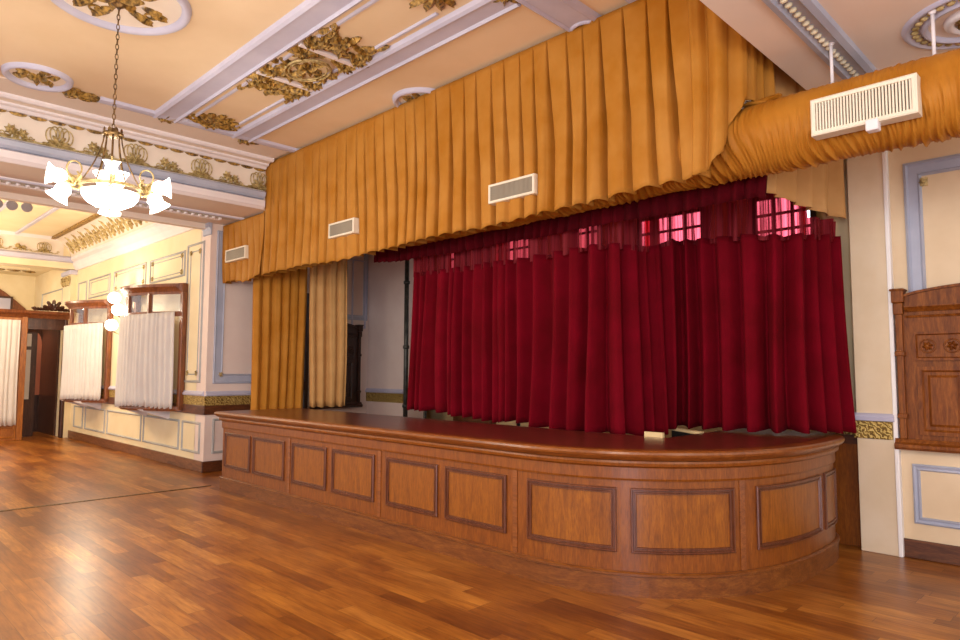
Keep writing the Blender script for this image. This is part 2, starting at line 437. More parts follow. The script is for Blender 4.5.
def rosette(mb, Fm, cx, cy, r, h=.03, petals=6):
    for k in range(petals): leaf(mb, Fm, cx, cy, 2*PI*k/petals+.2, r, r*.75, h, 1)
    vs = []
    for j in range(4):
        rr = r*.3*math.cos(j/3*PI/2); hh = h*(.8+.6*math.sin(j/3*PI/2))
        vs += [Fm(cx+rr*math.cos(2*PI*i/8), cy+rr*math.sin(2*PI*i/8), hh) for i in range(8)]
    mb.add(vs, [(j*8+i, j*8+(i+1) % 8, (j+1)*8+(i+1) % 8, (j+1)*8+i) for j in range(3) for i in range(8)], True)
def ring(mb, Fm, cx, cy, ru, rv, r, h=.012, n=28, a0=0, a1=2*PI):
    mb.tube([Fm(cx+ru*math.cos(a0+(a1-a0)*i/n), cy+rv*math.sin(a0+(a1-a0)*i/n), h) for i in range(n+(0 if a1-a0 > 6.2 else 1))], r, 6, closed=a1-a0 > 6.2)
def spiral(mb, Fm, cx, cy, r0, turns, r, flip=1, ang=0, n=22):
    mb.tube([Fm(cx+r0*(1-.8*i/n)*math.cos(ang+flip*2*PI*turns*i/n), cy+r0*(1-.8*i/n)*math.sin(ang+flip*2*PI*turns*i/n), .012) for i in range(n+1)], [r*(1-.4*i/n) for i in range(n+1)], 6)
FB = px(-8.705)
def knot_relief(Fm, parent, y, z0):
    mb = MB()
    for dy, dz, ru in ((-.05, .15, .045), (.05, .15, .045), (-.085, .13, .05), (.085, .13, .05), (0, .16, .035)):
        ring(mb, Fm, y+dy, z0+dz, ru, .085, .007, .02)
    for a in (.2, .9, PI-.9, PI-.2): leaf(mb, Fm, y, z0+.05, a, .11, .06, .03)
    for sgn in (-1, 1):
        leaf(mb, Fm, y+sgn*.03, z0+.03, 0 if sgn > 0 else PI, .14, .05, .025)
        mb.tube([Fm(y+sgn*(.12+.03*i), z0+.03-.02*math.sin(i/5*PI), .012) for i in range(6)], .008, 6)
        spiral(mb, Fm, y+sgn*.27, z0+.045, .028, 1.1, .007, sgn)
    rosette(mb, Fm, y, z0+.04, .045, .035)
    mb.build('ring_knot_relief', 'pale_gilt', parent)
def flower_relief(Fm, parent, y, z0):
    mb = MB()
    rosette(mb, Fm, y-.05, z0+.09, .07, .03, 7); rosette(mb, Fm, y+.06, z0+.07, .06, .03, 7); rosette(mb, Fm, y, z0+.04, .05, .03, 5)
    for sgn in (-1, 1): leaf(mb, Fm, y+sgn*.05, z0+.02, (0 if sgn > 0 else PI), .1, .04, .02)
    mb.build('flower_relief', 'pale_gilt', parent)
for k in range(-3, 4):
    knot_relief(FB, t3, 2.73+.815*(k-0) - (0 if True else 0), 4.07) if 2.73+.815*k < 4.4 else None
    yy = 2.32+.815*k
    if yy < 4.35: flower_relief(FB, t3, yy, 4.08)
mb = MB(); mb.tube([(-8.70, -2, 4.078), (-8.70, YB, 4.078)], .007, 6); mb.build('gilt_bead', 'pale_gilt', t3)

# soffit egg strip of the beam
t5 = struct(yline(MB(), -9.66, -9.40, 3.785, 3.80), 'trim_5', 'white_trim_paint', 'egg and dart strip under the hall beam')
yline(MB(), -9.62, -9.50, 3.78, 3.786).build('dark_groove', 'grey_blue_line_paint', t5)
mb = MB(); y = -1
while y < 4.25:
    mb.ball((-9.56, y, 3.775), .034, 8, (1, .8, .8)); y += .10
mb.build('eggs', 'white_trim_paint', t5)
yline(MB(), -9.45, -9.40, 3.77, 3.786).build('bead', 'lilac_trim_paint', t5)
yline(MB(), -9.72, -9.66, 3.77, 3.80, yb=4.25).build('bead', 'white_trim_paint', t5)
t6 = struct(MB().box(-10.32, -10.2, -6, YW-.02, 3.72, 3.84), 'trim_6', 'rose_ceiling_paint', 'far lower edge of the hall beam')

# wall left (side hall wall behind the booths)
wl = struct(MB().box(-22, -10.44, YW, YW+.35, 0, 4.65), 'wall_left', 'yellow_cream_paint', 'cream panelled wall of the side hall')
FL = py(YW)
mb = MB()
for a, b in ((-10.93, -10.24), (-12.65, -11.04), (-14.66, -12.75), (-16.14, -14.80), (-16.98, -16.30)): mb.frame(FL, a, b, .26, .74, LINE)
for a, b in ((-12.62, -11.04), (-14.61, -12.82), (-16.29, -14.85)): mb.frame(FL, a, b, 3.07, 3.50, LINE); mb.frame(FL, a+.12, b-.12, 3.14, 3.43, [(0, 0), (.005, .01), (.015, .01), (.02, 0)])
mb.frame(FL, -10.95, -10.30, 1.34, 3.56, LINE); mb.frame(FL, -10.83, -10.42, 1.46, 3.44, [(0, 0), (.005, .01), (.015, .01), (.02, 0)])
mb.frame(FL, -17.1, -16.45, 3.0, 3.50, LINE)
mb.frame(FL, -20.4, -18.4, 2.2, 3.5, LINE)
mb.build('panel_moulding', 'grey_blue_line_paint', wl)
mb = MB()
for cx in (-10.80, -10.45):
    for cz in (1.49, 3.41): rosette(mb, FL, cx, cz, .045, .02)
for a, b in ((-12.62, -11.04), (-14.61, -12.82)):
    for cx in (a+.13, b-.13):
        for cz in (3.15, 3.42): rosette(mb, FL, cx, cz, .045, .02)
mb.build('corner_rosettes', 'pale_gilt', wl)
# gilt band / rails
def rail(name, mat, Fm, u0, u1, prof, label=None, parent=None):
    mb = MB().sweep([u0, u1], prof, Fm)
    o = mb.build(name, mat, parent)
    if parent is None: o['kind'] = 'structure'
    if label: o['label'] = label
    return o
RAILP = [(0, 1.14), (.035, 1.145), (.045, 1.17), (.025, 1.19), (.015, 1.21), (0, 1.215)]
t7 = rail('trim_7', 'lilac_trim_paint', FL, -17.3, -10.145, RAILP, 'lilac dado rail on the side hall wall')
MB().mbox(FL, -17.3, -10.1, 1.0, 1.14, 0, .02).build('gilt_band', 'gilt_band', t7)
MB().mbox(FL, -17.3, -10.1, .86, 1.0, 0, .03).build('wood_band', 'dark_skirting_wood', t7, bevel=.008)
bbl = struct(MB().mbox(FL, -17.3, -10.1, 0, .165, 0, .03), 'baseboard_left', 'skirting_wood', bevel=.008)
# wall top: cove frieze
t8 = xsweep('trim_8', [(YW, 3.80), (YW-.03, 3.80), (YW-.09, 3.90), (YW-.10, 3.98), (YW-.16, 4.02), (YW-.16, 4.08), (YW, 4.10)], 'white_trim_paint', -17.3, -10.32); t8['kind'] = 'structure'; t8['label'] = 'cream cornice along the top of the side hall wall'
cv = [(YW-.14, 4.09), (YW-.17, 4.2), (YW-.24, 4.32), (YW-.35, 4.42), (YW-.5, 4.48), (YW-.5, 4.5), (YW, 4.5), (YW, 4.09)]
t9 = xsweep('trim_9', cv, 'frieze_paint', -17.3, -10.25); t9['kind'] = 'structure'; t9['label'] = 'curved frieze with gilt swags above the booths'
def FC(u, v, n):   # cove map: u=x, v 0..1 along cove
    a = v*PI/2; y = YW-.14-.36*(1-math.cos(a)); z = 4.10+.39*math.sin(a)
    return (u, y-n*math.cos(a)-.01, z-n*math.sin(a)-.01)
mb = MB(); x = -17.0
while x < -10.5:
    rosette(mb, lambda u, v, n: FC(u, v/.45, n), x, .16, .13, .05, 7)
    leaf(mb, lambda u, v, n: FC(u, v/.45, n), x+.24, .05, PI/2, .32, .2, .05)
    x += .48
mb.build('swags', 'pale_gilt', t9)
mb = MB(); mb.box(-17.3, -10.3, YW-.56, YW-.48, 4.45, 4.5); mb.build('gilt_edge', 'gilt', t9)
# far cross beam at x=-17.3
fb = struct(MB().box(-17.75, -17.3, -6, YW, 3.82, 4.65), 'trim_10', 'yellow_cream_paint', 'far cross beam of the side hall with gilt frieze')
FF = px(-17.3)
MB().mbox(FF, -6, YW-.3, 4.10, 4.46, 0, .02).build('frieze_field', 'frieze_paint', fb)
MB().sweep([-6, YW-.1], [(0, 3.96), (.08, 3.98), (.1, 4.06), (.05, 4.10), (0, 4.1)], FF).build('cornice', 'lilac_trim_paint', fb)
MB().sweep([-6, YW-.1], [(0, 4.44), (.05, 4.44), (.12, 4.5), (0, 4.5)], FF).build('cornice', 'white_trim_paint', fb)
for k in range(5):
    knot_relief(px(-17.275), fb, 3.62-.9*k, 4.12); flower_relief(px(-17.275), fb, 3.18-.9*k, 4.13)
# side hall ceiling ribs
for i, (ya, yb, lb) in enumerate(((3.05, 3.12, 'nearest the cove'), (2.35, 2.42, 'between the two others'), (1.35, 1.75, 'broadest and farthest from the cove'))):
    mb = MB(); mb.box(-17.3, -10.3, ya, yb, 4.46, 4.5)
    if yb-ya > .2: mb.box(-17.3, -10.3, ya+.08, yb-.08, 4.43, 4.46)
    struct(mb, 'trim_%d' % (11+i), 'lilac_trim_paint', 'long plaster rib on the side hall ceiling, '+lb, bevel=.01)
# far alcove
we = struct(MB().box(-21.6, -21.3, -2, YW, 0, 4.1), 'wall_far', 'yellow_cream_paint', 'cream end wall beyond the far beam')
struct(MB().box(-21.6, -17.75, -2, YW, 4.05, 4.2), 'ceiling', 'yellow_cream_paint')
mb = MB().box(-19.0, -18.4, 1.5, 3.6, 3.86, 4.05); rc2 = struct(mb, 'trim_15', 'yellow_cream_paint', 'recessed beam with gilt relief beyond the far beam')
mb = MB()
for k in range(6): leaf(mb, pz(3.86), -18.7, 2.0+.3*k, PI/2, .28, .3, .03)
mb.build('gilt_relief', 'gilt', rc2)
# pilaster at the far corner
pl = struct(MB().box(-17.95, -17.3, YW-.12, YW, 0, 3.8), 'trim_16', 'yellow_cream_paint', 'cream pilaster with gilt capital in the far corner')
mb = MB()
for k in range(3): rosette(mb, py(YW-.13), -17.82+.22*k, 3.58, .10, .05); leaf(mb, py(YW-.13), -17.82+.2*k, 3.45, PI/2, .18, .12, .05)
mb.build('gilt_capital', 'pale_gilt', pl)
MB().box(-18.0, -17.25, YW-.16, YW, 3.70, 3.80).build('cap', 'lilac_trim_paint', pl, bevel=.01)

# stage side wall  x = -10.1
ws = struct(MB().box(-10.45, -10.1, YW, 7.3, 0, 4.65), 'wall_side', 'pale_side_paint', 'pale wall at the left end of the stage recess')
FS = px(-10.1)
MB().frame(FS, 4.40, 5.35, 1.33, 3.70, [(0, 0), (0, .02), (.015, .028), (.03, .015), (.12, .015), (.135, .028), (.15, 0)]).build('panel_moulding', 'blue_trim_paint', ws)
mb = MB(); rosette(mb, FS, 4.52, 1.47, .05, .03); rosette(mb, FS, 5.22, 1.47, .05, .03); mb.build('corner_rosettes', 'pale_gilt', ws)
MB().frame(FS, 4.42, 5.4, .27, .80, LINE).build('lower_moulding', 'grey_blue_line_paint', ws)
MB().frame(FS, 6.72, 7.24, 2.45, 3.75, [(0, 0), (0, .02), (.02, .03), (.06, .012), (.07, .02), (.09, 0)]).build('upper_moulding', 'blue_trim_paint', ws)
MB().frame(FS, 6.9, 7.2, 2.3, 3.55, [(0, 0), (0, .03), (.02, .03), (.02, .0)]).build('upper_moulding', 'lilac_trim_paint', ws)
t17 = rail('trim_17', 'lilac_trim_paint', FS, YW, 5.5, RAILP, 'lilac rail with gilt band beside the gold side curtain')
MB().mbox(FS, YW-.02, 5.5, 1.0, 1.14, 0, .02).build('gilt_band', 'gilt_band', t17)
MB().mbox(FS, YW-.03, 5.5, .86, 1.0, 0, .03).build('wood_band', 'dark_skirting_wood', t17, bevel=.008)
struct(MB().mbox(FS, YW-.03, 5.2, 0, .165, 0, .03), 'baseboard_side', 'dark_skirting_wood', bevel=.008)
# corner pilaster cap
capo = struct(MB().sweep([-10.35, -10.06], [(0, 3.62), (.02, 3.63), (.02, 3.70), (.05, 3.74), (.05, 3.8), (0, 3.8)], FL), 'trim_18', 'blue_trim_paint', 'blue capital on the wall corner under the beam')
# door in the stage side wall
dr = struct(MB().mbox(FS, 5.5, 6.02, 0.0, 2.85, 0, .05), 'door_1', 'dark_cabinet_wood', 'dark wooden door between the gold side curtains')
mb = MB()
for v0, v1 in ((.2, 1.2), (1.35, 2.1), (2.2, 2.75)): mb.frame(px(-10.05), 5.56, 5.96, v0, v1, LINE)
mb.build('door_panel', 'dark_cabinet_wood', dr)
# rear pier beside the cabinet
p2 = struct(MB().box(-10.1, -9.05, 7.27, 7.8, 0, 4.5), 'wall_rear_pier', 'pale_side_paint', 'pale pier beyond the left cabinet')
FP2 = py(7.27)
t19 = rail('trim_19', 'lilac_trim_paint', FP2, -10.1, -9.02, RAILP, 'lilac rail with gilt band on the rear pier')
MB().mbox(FP2, -10.1, -9.04, .98, 1.14, 0, .02).build('gilt_band', 'gilt_band', t19)
# backstage
wb = struct(MB().box(-13.2, -1.5, 8.6, 8.9, 0, 4.65), 'wall_back', 'backstage_paint', 'beige wall behind the red curtains')
struct(MB().box(-13.3, -13.2, 7.3, 8.6, 0, 4.5), 'wall_backstage_left', 'backstage_paint')
struct(MB().box(-1.81, -1.5, 6.6, 8.6, 0, 4.5), 'wall_backstage_right', 'backstage_paint')
struct(MB().box(-13.2, -10.45, 7.3, 7.5, 0, 4.5), 'wall_backstage_front', 'backstage_paint')
# brown strip left of the curtain
struct(MB().box(-9.05, -8.1, 8.45, 8.6, 0, 4.4), 'trim_20', 'skirting_wood', 'brown wooden boards behind the iron pole')
FBk = py(8.6)
def back_window(n, x0, x1, z0, z1, nx, nz, pane):
    o = struct(MB().mbox(FBk, x0, x1, z0, z1, .0, .012), 'window_%d' % n, pane, 'daylit window with bars behind the red curtain heading')
    mb = MB(); mb.frame(FBk, x0-.05, x1+.05, z0-.05, z1+.05, [(0, 0), (0, .05), (.06, .05), (.06, .012)])
    for k in range(1, nx): mb.mbox(FBk, x0+(x1-x0)*k/nx-.018, x0+(x1-x0)*k/nx+.018, z0, z1, .012, .04)
    for k in range(1, nz): mb.mbox(FBk, x0, x1, z0+(z1-z0)*k/nz-.018, z0+(z1-z0)*k/nz+.018, .012, .04)
    mb.build('window_frame', 'dark_cabinet_wood', o)
back_window(1, -9.4, -7.3, 2.6, 4.0, 6, 4, 'daylight_soft_pane')
back_window(2, -5.15, -4.2, 2.5, 3.75, 4, 6, 'daylight_pane')
back_window(3, -3.45, -2.78, 2.5, 3.75, 3, 6, 'daylight_pane')
back_window(4, -6.3, -5.9, 2.6, 4.0, 2, 5, 'daylight_soft_pane')

# right pier and right wall
pr_ = struct(MB().box(-1.81, -1.51, 6.55, 6.75, 0, 3.8), 'wall_pier', 'pier_paint', 'plaster pier right of the stage', bevel=.006)
FPR = py(6.55)
t21 = rail('trim_21', 'lilac_trim_paint', FPR, -1.84, -1.515, [(0, 1.12), (.02, 1.125), (.03, 1.16), (.015, 1.18), (0, 1.19)], 'pale blue rail with gilt band on the right pier')
MB().mbox(FPR, -1.83, -1.53, .97, 1.12, 0, .022).build('gilt_band', 'gilt_band', t21, bevel=.008)
MB().box(-1.525, -1.490, 6.535, 6.61, 0, 3.8).build('white_arris', 'bright_white_paint', pr_, bevel=.008)
# return of pier: recess with wooden dado
rr_ = struct(MB().box(-2.08, -1.81, 6.72, 6.9, 0, 4.5), 'wall_recess', 'backstage_paint', 'beige recess wall between red curtain and pier')
FR_ = py(6.72)
MB().mbox(FR_, -2.08, -1.81, .0, .95, 0, .03).build('wood_dado', 'stage_wood', rr_)
MB().mbox(FR_, -2.08, -1.81, .90, .98, 0, .05).build('dado_cap', 'dark_skirting_wood', rr_)
MB().mbox(FR_, -2.08, -1.81, .98, 1.13, 0, .03).build('gilt_band', 'gilt_band', rr_)
MB().mbox(FR_, -2.08, -1.81, 1.13, 1.19, 0, .05).build('rail', 'grey_blue_line_paint', rr_)
wr = struct(MB().box(-1.52, 3.0, 6.6, 6.9, 0, 3.85), 'wall_right', 'cream_paint', 'cream wall right of the pier')
FR = py(6.6)
MB().frame(FR, -1.38, .6, 2.0, 3.34, [(0, 0), (0, .02), (.02, .035), (.035, .015), (.10, .015), (.115, .03), (.13, .0)]).build('upper_moulding', 'blue_trim_paint', wr)
mb = MB()
for cx in (-1.24, .46): mb.mbox(FR, cx-.035, cx+.035, 3.12, 3.19, 0, .02); rosette(mb, lambda u, v, n: FR(u, v, n+.02), cx, 3.155, .03, .02)
mb.mbox(FR, -.96, -.90, 3.14, 3.22, 0, .02)
mb.build('corner_rosettes', 'pale_gilt', wr)
MB().frame(FR, -1.41, .4, .29, .78, [(0, 0), (0, .015), (.012, .024), (.03, .012), (.045, .02), (.055, 0)]).build('lower_moulding', 'blue_trim_paint', wr)
struct(MB().mbox(FR, -1.51, 3, 0, .155, 0, .025), 'baseboard_right', 'dark_skirting_wood', bevel=.008)

# ------------------------------------------------------------------ ceiling mouldings
FZ = pz(CZ)
def band_y(x0, x1, ya, yb, raised=.05):    # band running along y between x0..x1
    return [(x0, CZ), (x0+.02, CZ-raised*.6), (x0+.05, CZ-raised), (x0+.07, CZ-raised*.6), (x1-.07, CZ-raised*.6), (x1-.05, CZ-raised), (x1-.02, CZ-raised*.6), (x1, CZ)]
def band_x(y0, y1, r=.05):
    return [(y0, CZ), (y0+.015, CZ-r*.7), (y0+.045, CZ-r), (y0+.065, CZ-r*.55), (y1-.065, CZ-r*.55), (y1-.045, CZ-r), (y1-.015, CZ-r*.7), (y1, CZ)]
for n, (y0, y1) in enumerate(((2.66, 2.97), (3.60, 3.90))):
    o = xsweep('trim_%d' % (22+n), band_x(y0, y1), 'lilac_trim_paint', -8.0, -3.40); o['kind'] = 'structure'
    o['label'] = ('lilac ceiling band nearer the chandelier', 'lilac ceiling band nearer the gold valance')[n]
for n, yy in enumerate((3.045, 3.525)):
    o = xsweep('trim_%d' % (24+n), [(yy-.018, CZ), (yy-.01, CZ-.02), (yy+.01, CZ-.02), (yy+.018, CZ)], 'lilac_trim_paint', -7.9, -4.0); o['kind'] = 'structure'
    o['label'] = ('thin ceiling line beside the chandelier side band', 'thin ceiling line beside the valance side band')[n]
o = ysweep('trim_26', band_y(-3.40, -3.05, 0, 0), 'lilac_trim_paint', -6, 4.6); o['kind'] = 'structure'; o['label'] = 'lilac ceiling band crossing towards the valance'
o = ysweep('trim_27', [(-2.78, CZ), (-2.76, CZ-.03), (-2.70, CZ-.03), (-2.68, CZ)], 'lilac_trim_paint', -6, 4.6); o['kind'] = 'structure'
# border with round excursions
mb = MB()
for a, b in ((-6, .95), (2.1, 4.6)):
    n = 6; pr2 = [(-8.02, CZ), (-8.01, CZ-.03), (-7.95, CZ-.04), (-7.90, CZ-.03), (-7.88, CZ)]
    vs = [(x, y, z) for y in (a, b) for x, z in pr2]; k = len(pr2)
    mb.add(vs, [(i, i+1, k+i+1, k+i) for i in range(k-1)])
o = struct(mb, 'trim_28', 'lilac_trim_paint', 'lilac border line along the ceiling edge'); 

# gilt ceiling ornaments: things
mb = MB()
# centre: oval ring and sprays between two white bars
o = root('ceiling_ornament', (-5.66, 3.28, CZ), 'large gilt scrollwork relief with oval wreath between the two lilac ceiling bands', 'ceiling ornament')
mb = MB(); cx, cy = -5.66, 3.31
FO = lambda u, v, n: FZ(-5.66+(u+5.66)*.86, 3.31+(v-3.31)*.92, n)
ring(mb, FO, cx, cy, .30, .22, .012, .03, 36); ring(mb, FO, cx, cy, .26, .18, .008, .03, 36)
mb.build('oval_wreath', 'pale_gilt', o)
mb = MB()
R2 = random.Random(3)
for a in range(4):
    ang = PI/4+a*PI/2; ux, uy = cx+.33*(1 if math.cos(ang) > 0 else -1), cy+.24*(1 if math.sin(ang) > 0 else -1)
    for d in (-1.1, -.55, 0, .55, 1.1): leaf(mb, FO, ux, uy, ang+d*1.2, .17, .12, .035, 3)
    for d in (-2.2, 2.2): leaf(mb, FO, ux, uy, ang+d, .18, .10, .03, 3)
    spiral(mb, FO, ux, uy, .07, 1.3, .013, 1 if a % 2 else -1, ang)
    rosette(mb, FO, ux, uy, .07, .05)
for d in range(6): leaf(mb, FO, cx, cy, d*PI/3+.3, .16, .11, .04, 3)
for sx in (-1, 1):
    for d in (-.5, 0, .5): leaf(mb, FO, cx+sx*.12, cy, (0 if sx > 0 else PI)+d, .16, .09, .035)
    leaf(mb, FO, cx, cy+sx*.2, sx*PI/2, .14, .10, .03)
for k in range(34):
    a = R2.uniform(0, 6.28); rr = R2.uniform(.25, .5)
    leaf(mb, FO, cx+rr*math.cos(a), cy+.62*rr*math.sin(a), a+R2.uniform(-1, 1), R2.uniform(.09, .16), .09, .03, 3)
mb.build('centre_leaves', 'gilt', o)
for x in (-5.25, -6.05): MB().mbox(FZ, x-.03, x+.03, 2.98, 3.60, 0, .035).build('white_bar', 'white_trim_paint', o, bevel=.006)
for sx in (1, -1):
    mb = MB(); bx = cx+sx*.47
    for k, vy in enumerate((-.27, .27)):
        for d in (-.5, -.1, .3, .7): leaf(mb, FO, bx+sx*.02, cy+vy, (0 if sx > 0 else PI)+d*(-1 if vy > 0 else 1)*sx, .24, .13, .035)
        for d in (0, 1.2): leaf(mb, FO, bx+sx*.28, cy+vy*.85, (0 if sx > 0 else PI)-sx*d*(1 if vy > 0 else -1), .22, .15, .03)
        rosette(mb, FO, bx+sx*.09, cy+vy, .08, .05); rosette(mb, FO, bx+sx*.27, cy+vy*.9, .07, .045)
    for k in range(3): leaf(mb, FO, bx+sx*(.06+.16*k), cy, (0 if sx > 0 else PI), .18, .12, .03)
    for sy in (-1, 1):
        spiral(mb, FO, bx+sx*.12, cy+sy*.10, .07, 1.3, .012, sy, 0)
        leaf(mb, FO, bx+sx*.45, cy+sy*.25, sx*sy*.3+(0 if sx > 0 else PI), .18, .12, .03)
    for k in range(26): leaf(mb, FO, bx+sx*R2.uniform(.02, .42), cy+R2.uniform(-.34, .34), (0 if sx > 0 else PI)+R2.uniform(-1.2, 1.2), R2.uniform(.09, .16), .09, .03, 3)
    mb.build('end_spray', 'gilt', o)
def palmette(name_label, cx, cy, dx, dy, size, n=7, cat='ceiling ornament', z=CZ, spread=1.15, name='ceiling_ornament'):
    o = None; mb = MB(); Fm = pz(z); a0 = math.atan2(dy, dx)
    for k in range(n): leaf(mb, Fm, cx, cy, a0+(k-(n-1)/2)*2*spread/(n-1), size*(1-.25*abs(k-(n-1)/2)/n*2), size*.45, .03, 3)
    rosette(mb, Fm, cx, cy, size*.3, .04)
    for sg in (-1, 1): spiral(mb, Fm, cx-math.sin(a0)*sg*size*.35, cy+math.cos(a0)*sg*size*.35, size*.18, 1.2, .011, sg, a0)
    return tag(mb.build(name, 'gilt'), name_label, cat)
palmette('gilt palmette spray at the corner end of the ornamented ceiling strip', -7.82, 3.28, 1, 0, .42, 9, spread=1.45)
palmette('gilt palmette spray at the top edge of the photo on the ornamented ceiling strip', -3.75, 3.3, -1, 0, .34, 7, spread=1.3)
palmette('small gilt sprig on the ceiling border left of the palmette spray', -8.0, 2.80, 0, 1, .2, 5, spread=1.4)
palmette('small gilt sprig on the ceiling border nearest the gold valance', -8.05, 3.80, 0, 1, .22, 5, spread=1.4)
palmette('gilt rosette knot where two lilac ceiling bands meet', -3.42, 3.72, 1, 1, .16, 6, spread=2.6)
# round medallions
def medallion(cx, cy, r, label, z=CZ, half=None, double=False, ringw=.07):
    o = root('ceiling_medallion', (cx, cy, z), label, 'ceiling medallion')
    Fm = pz(z); mb = MB()
    prof = [(r, 0), (r-.01, .035), (r-ringw*.4, .05), (r-ringw*.8, .035), (r-ringw, .0)]
    n = 40; vs = []
    for rr, h in prof: vs += [Fm(cx+rr*math.cos(2*PI*i/n), cy+rr*math.sin(2*PI*i/n), h) for i in range(n)]
    mb.add(vs, [(k*n+i, k*n+(i+1) % n, (k+1)*n+(i+1) % n, (k+1)*n+i) for k in range(len(prof)-1) for i in range(n)], True)
    mb.build('outer_ring', 'lilac_trim_paint', o)
    mb = MB(); mb.add([Fm(cx+(r-ringw)*math.cos(2*PI*i/n), cy+(r-ringw)*math.sin(2*PI*i/n), .004) for i in range(n)], [tuple(range(n))])
    mb.build('ground', 'frieze_paint', o)
    mb = MB(); q = r-ringw
    m = max(6, int(q*18))
    for k in range(m):
        a = 2*PI*k/m
        leaf(mb, Fm, cx+q*.42*math.cos(a), cy+q*.42*math.sin(a), a+.35*(-1)**k, q*.5, q*.32, .035, 3)
        if k % 2 == 0: spiral(mb, Fm, cx+q*.62*math.cos(a+.3), cy+q*.62*math.sin(a+.3), q*.13, 1.2, .01, 1, a)
    for k in range(6): leaf(mb, Fm, cx, cy, k*PI/3, q*.42, q*.26, .04, 2)
    mb.build('gilt_foliage', 'gilt', o)
    return o
medallion(-5.65, 1.60, .54, 'large round ceiling medallion with gilt foliage above the chandelier', ringw=.08)
medallion(-7.78, 1.50, .31, 'gilt rosette medallion at the left ceiling edge beyond the chandelier chain')
medallion(-7.9, .9, .26, 'gilt rosette medallion cut by the left edge of the photo')
palmette('gilt leaf spray right of the left edge medallion', -7.98, 1.85, 0, 1, .3, 5, spread=.5)
medallion(-5.45, 4.60, .33, 'round ceiling medallion half hidden behind the top of the gold valance')
medallion(-3.24, 4.58, .17, 'small gilt medallion on the crossing band behind the valance top')
# right bay: strip and oval medallion
FZ2 = pz(3.8)
o = ysweep('trim_29', [(-1.52, 3.8), (-1.51, 3.77), (-1.47, 3.76), (-1.45, 3.785), (-1.36, 3.785), (-1.34, 3.76), (-1.30, 3.77), (-1.29, 3.8)], 'blue_trim_paint', -1, 6.55); o['kind'] = 'structure'; o['label'] = 'blue strip with bead row on the right hand ceiling'
mb = MB(); y = 2.0
while y < 6.5: mb.ball((-1.42, y, 3.778), .028, 8, (.9, .7, .7)); y += .075
mb.build('bead_row', 'cream_bead_paint', o)
o = root('ceiling_medallion', (-.62, 5.12, 3.8), 'round moulded medallion with gilt egg border on the right hand ceiling', 'ceiling medallion')
def circ(mb, prof, cx, cy, n=44, Fm=FZ2, a0=0, a1=2*PI):
    vs = []
    for rr, h in prof: vs += [Fm(cx+rr*math.cos(2*PI*i/n), cy+rr*math.sin(2*PI*i/n), h) for i in range(n)]
    mb.add(vs, [(k*n+i, k*n+(i+1) % n, (k+1)*n+(i+1) % n, (k+1)*n+i) for k in range(len(prof)-1) for i in range(n)], True)
mb = MB(); circ(mb, [(.42, 0), (.405, .02), (.385, .02), (.375, .008), (.31, .008), (.30, .03), (.28, .03), (.27, 0)], -.62, 5.12); mb.build('outer_ring', 'lilac_trim_paint', o)
mb = MB()
for k in range(34): a = 2*PI*k/34; mb.ball((-.62+.342*math.cos(a), 5.12+.342*math.sin(a), 3.79), .026, 6, (1, 1, .6))
mb.build('gilt_eggs', 'pale_gilt', o)
mb = MB(); circ(mb, [(.19, 0), (.18, .03), (.15, .04), (.13, .02)], -.62, 5.12); mb.build('inner_ring', 'white_trim_paint', o)
mb = MB()
for k in range(7): leaf(mb, FZ2, -.62, 5.12, 2*PI*k/7, .14, .10, .03, 2)
mb.build('gilt_foliage', 'gilt', o)

# ------------------------------------------------------------------ stage
def sup(th, n=2.3, cx=-3.45, cy=5.65, a=1.59, b=1.75):
    c, s = max(math.cos(th), 0), max(math.sin(th), 0); return (cx+a*c**(2/n), cy-b*s**(2/n))
SP = [(-8.56, 5.0), (-8.56, 3.9), (-3.45, 3.9)]+[sup(PI/2*(1-i/120)) for i in range(1, 121)]+[(-1.861, 5.85), (-1.868, 6.0), (-1.885, 6.12), (-1.915, 6.24), (-1.965, 6.35), (-2.04, 6.45), (-2.14, 6.52), (-2.28, 6.56)]
SL = [0]
for a, b in zip(SP, SP[1:]): SL.append(SL[-1]+math.dist(a, b))
U0_ = SL[1]            # arc length at the front left corner
def s_at(s):
    if s <= U0_: return (-8.56, 5.0-s), (-1, 0)
    if s <= SL[2]: return (-8.56+(s-U0_), 3.9), (0, -1)
    i = 2
    while i < len(SL)-2 and SL[i+1] < s: i += 1
    t = (s-SL[i])/(SL[i+1]-SL[i]); a, b = SP[i], SP[i+1]
    p = (a[0]+(b[0]-a[0])*t, a[1]+(b[1]-a[1])*t)
    j0, j1 = max(2, i-2), min(len(SP)-1, i+3)
    d = Vector((SP[j1][0]-SP[j0][0], SP[j1][1]-SP[j0][1])).normalized()
    return p, (d.y, -d.x)
def FT(u, v, n):       # u measured from the front left corner
    p, m = s_at(u+U0_)
    if abs(u) < 1e-6: return (p[0]-n, p[1]-n, v)          # mitred corner
    return (p[0]+m[0]*n, p[1]+m[1]*n, v)
UE = SL[-1]-U0_
def upath(u0, u1, step=.06):
    us = [u0]
    for b in (0, 5.11):
        if u0 < b < u1: us.append(b)
    k = 5.11
    while k < u1-step/2:
        if k > u0: us.append(k)
        k += step
    us.append(u1)
    return sorted(set(round(x, 6) for x in us))
st = root('stage', (-5.2, 5.2, 0), 'long low wooden stage apron with panelled front and rounded right end', 'stage')
ALL = upath(-U0_, UE)
MB().sweep(ALL, [(-.06, 0), (.02, 0), (.02, .135), (.03, .14), (.03, .155), (.015, .165), (-.06, .165)], FT).build('plinth', 'stage_plinth_wood', st)
MB().sweep(ALL, [(-.05, .785), (.012, .785), (.018, .80), (.018, .875), (.03, .885), (.045, .89), (.05, .91), (.045, .925), (.03, .93), (-.05, .93)], FT).build('cornice', 'stage_wood', st)
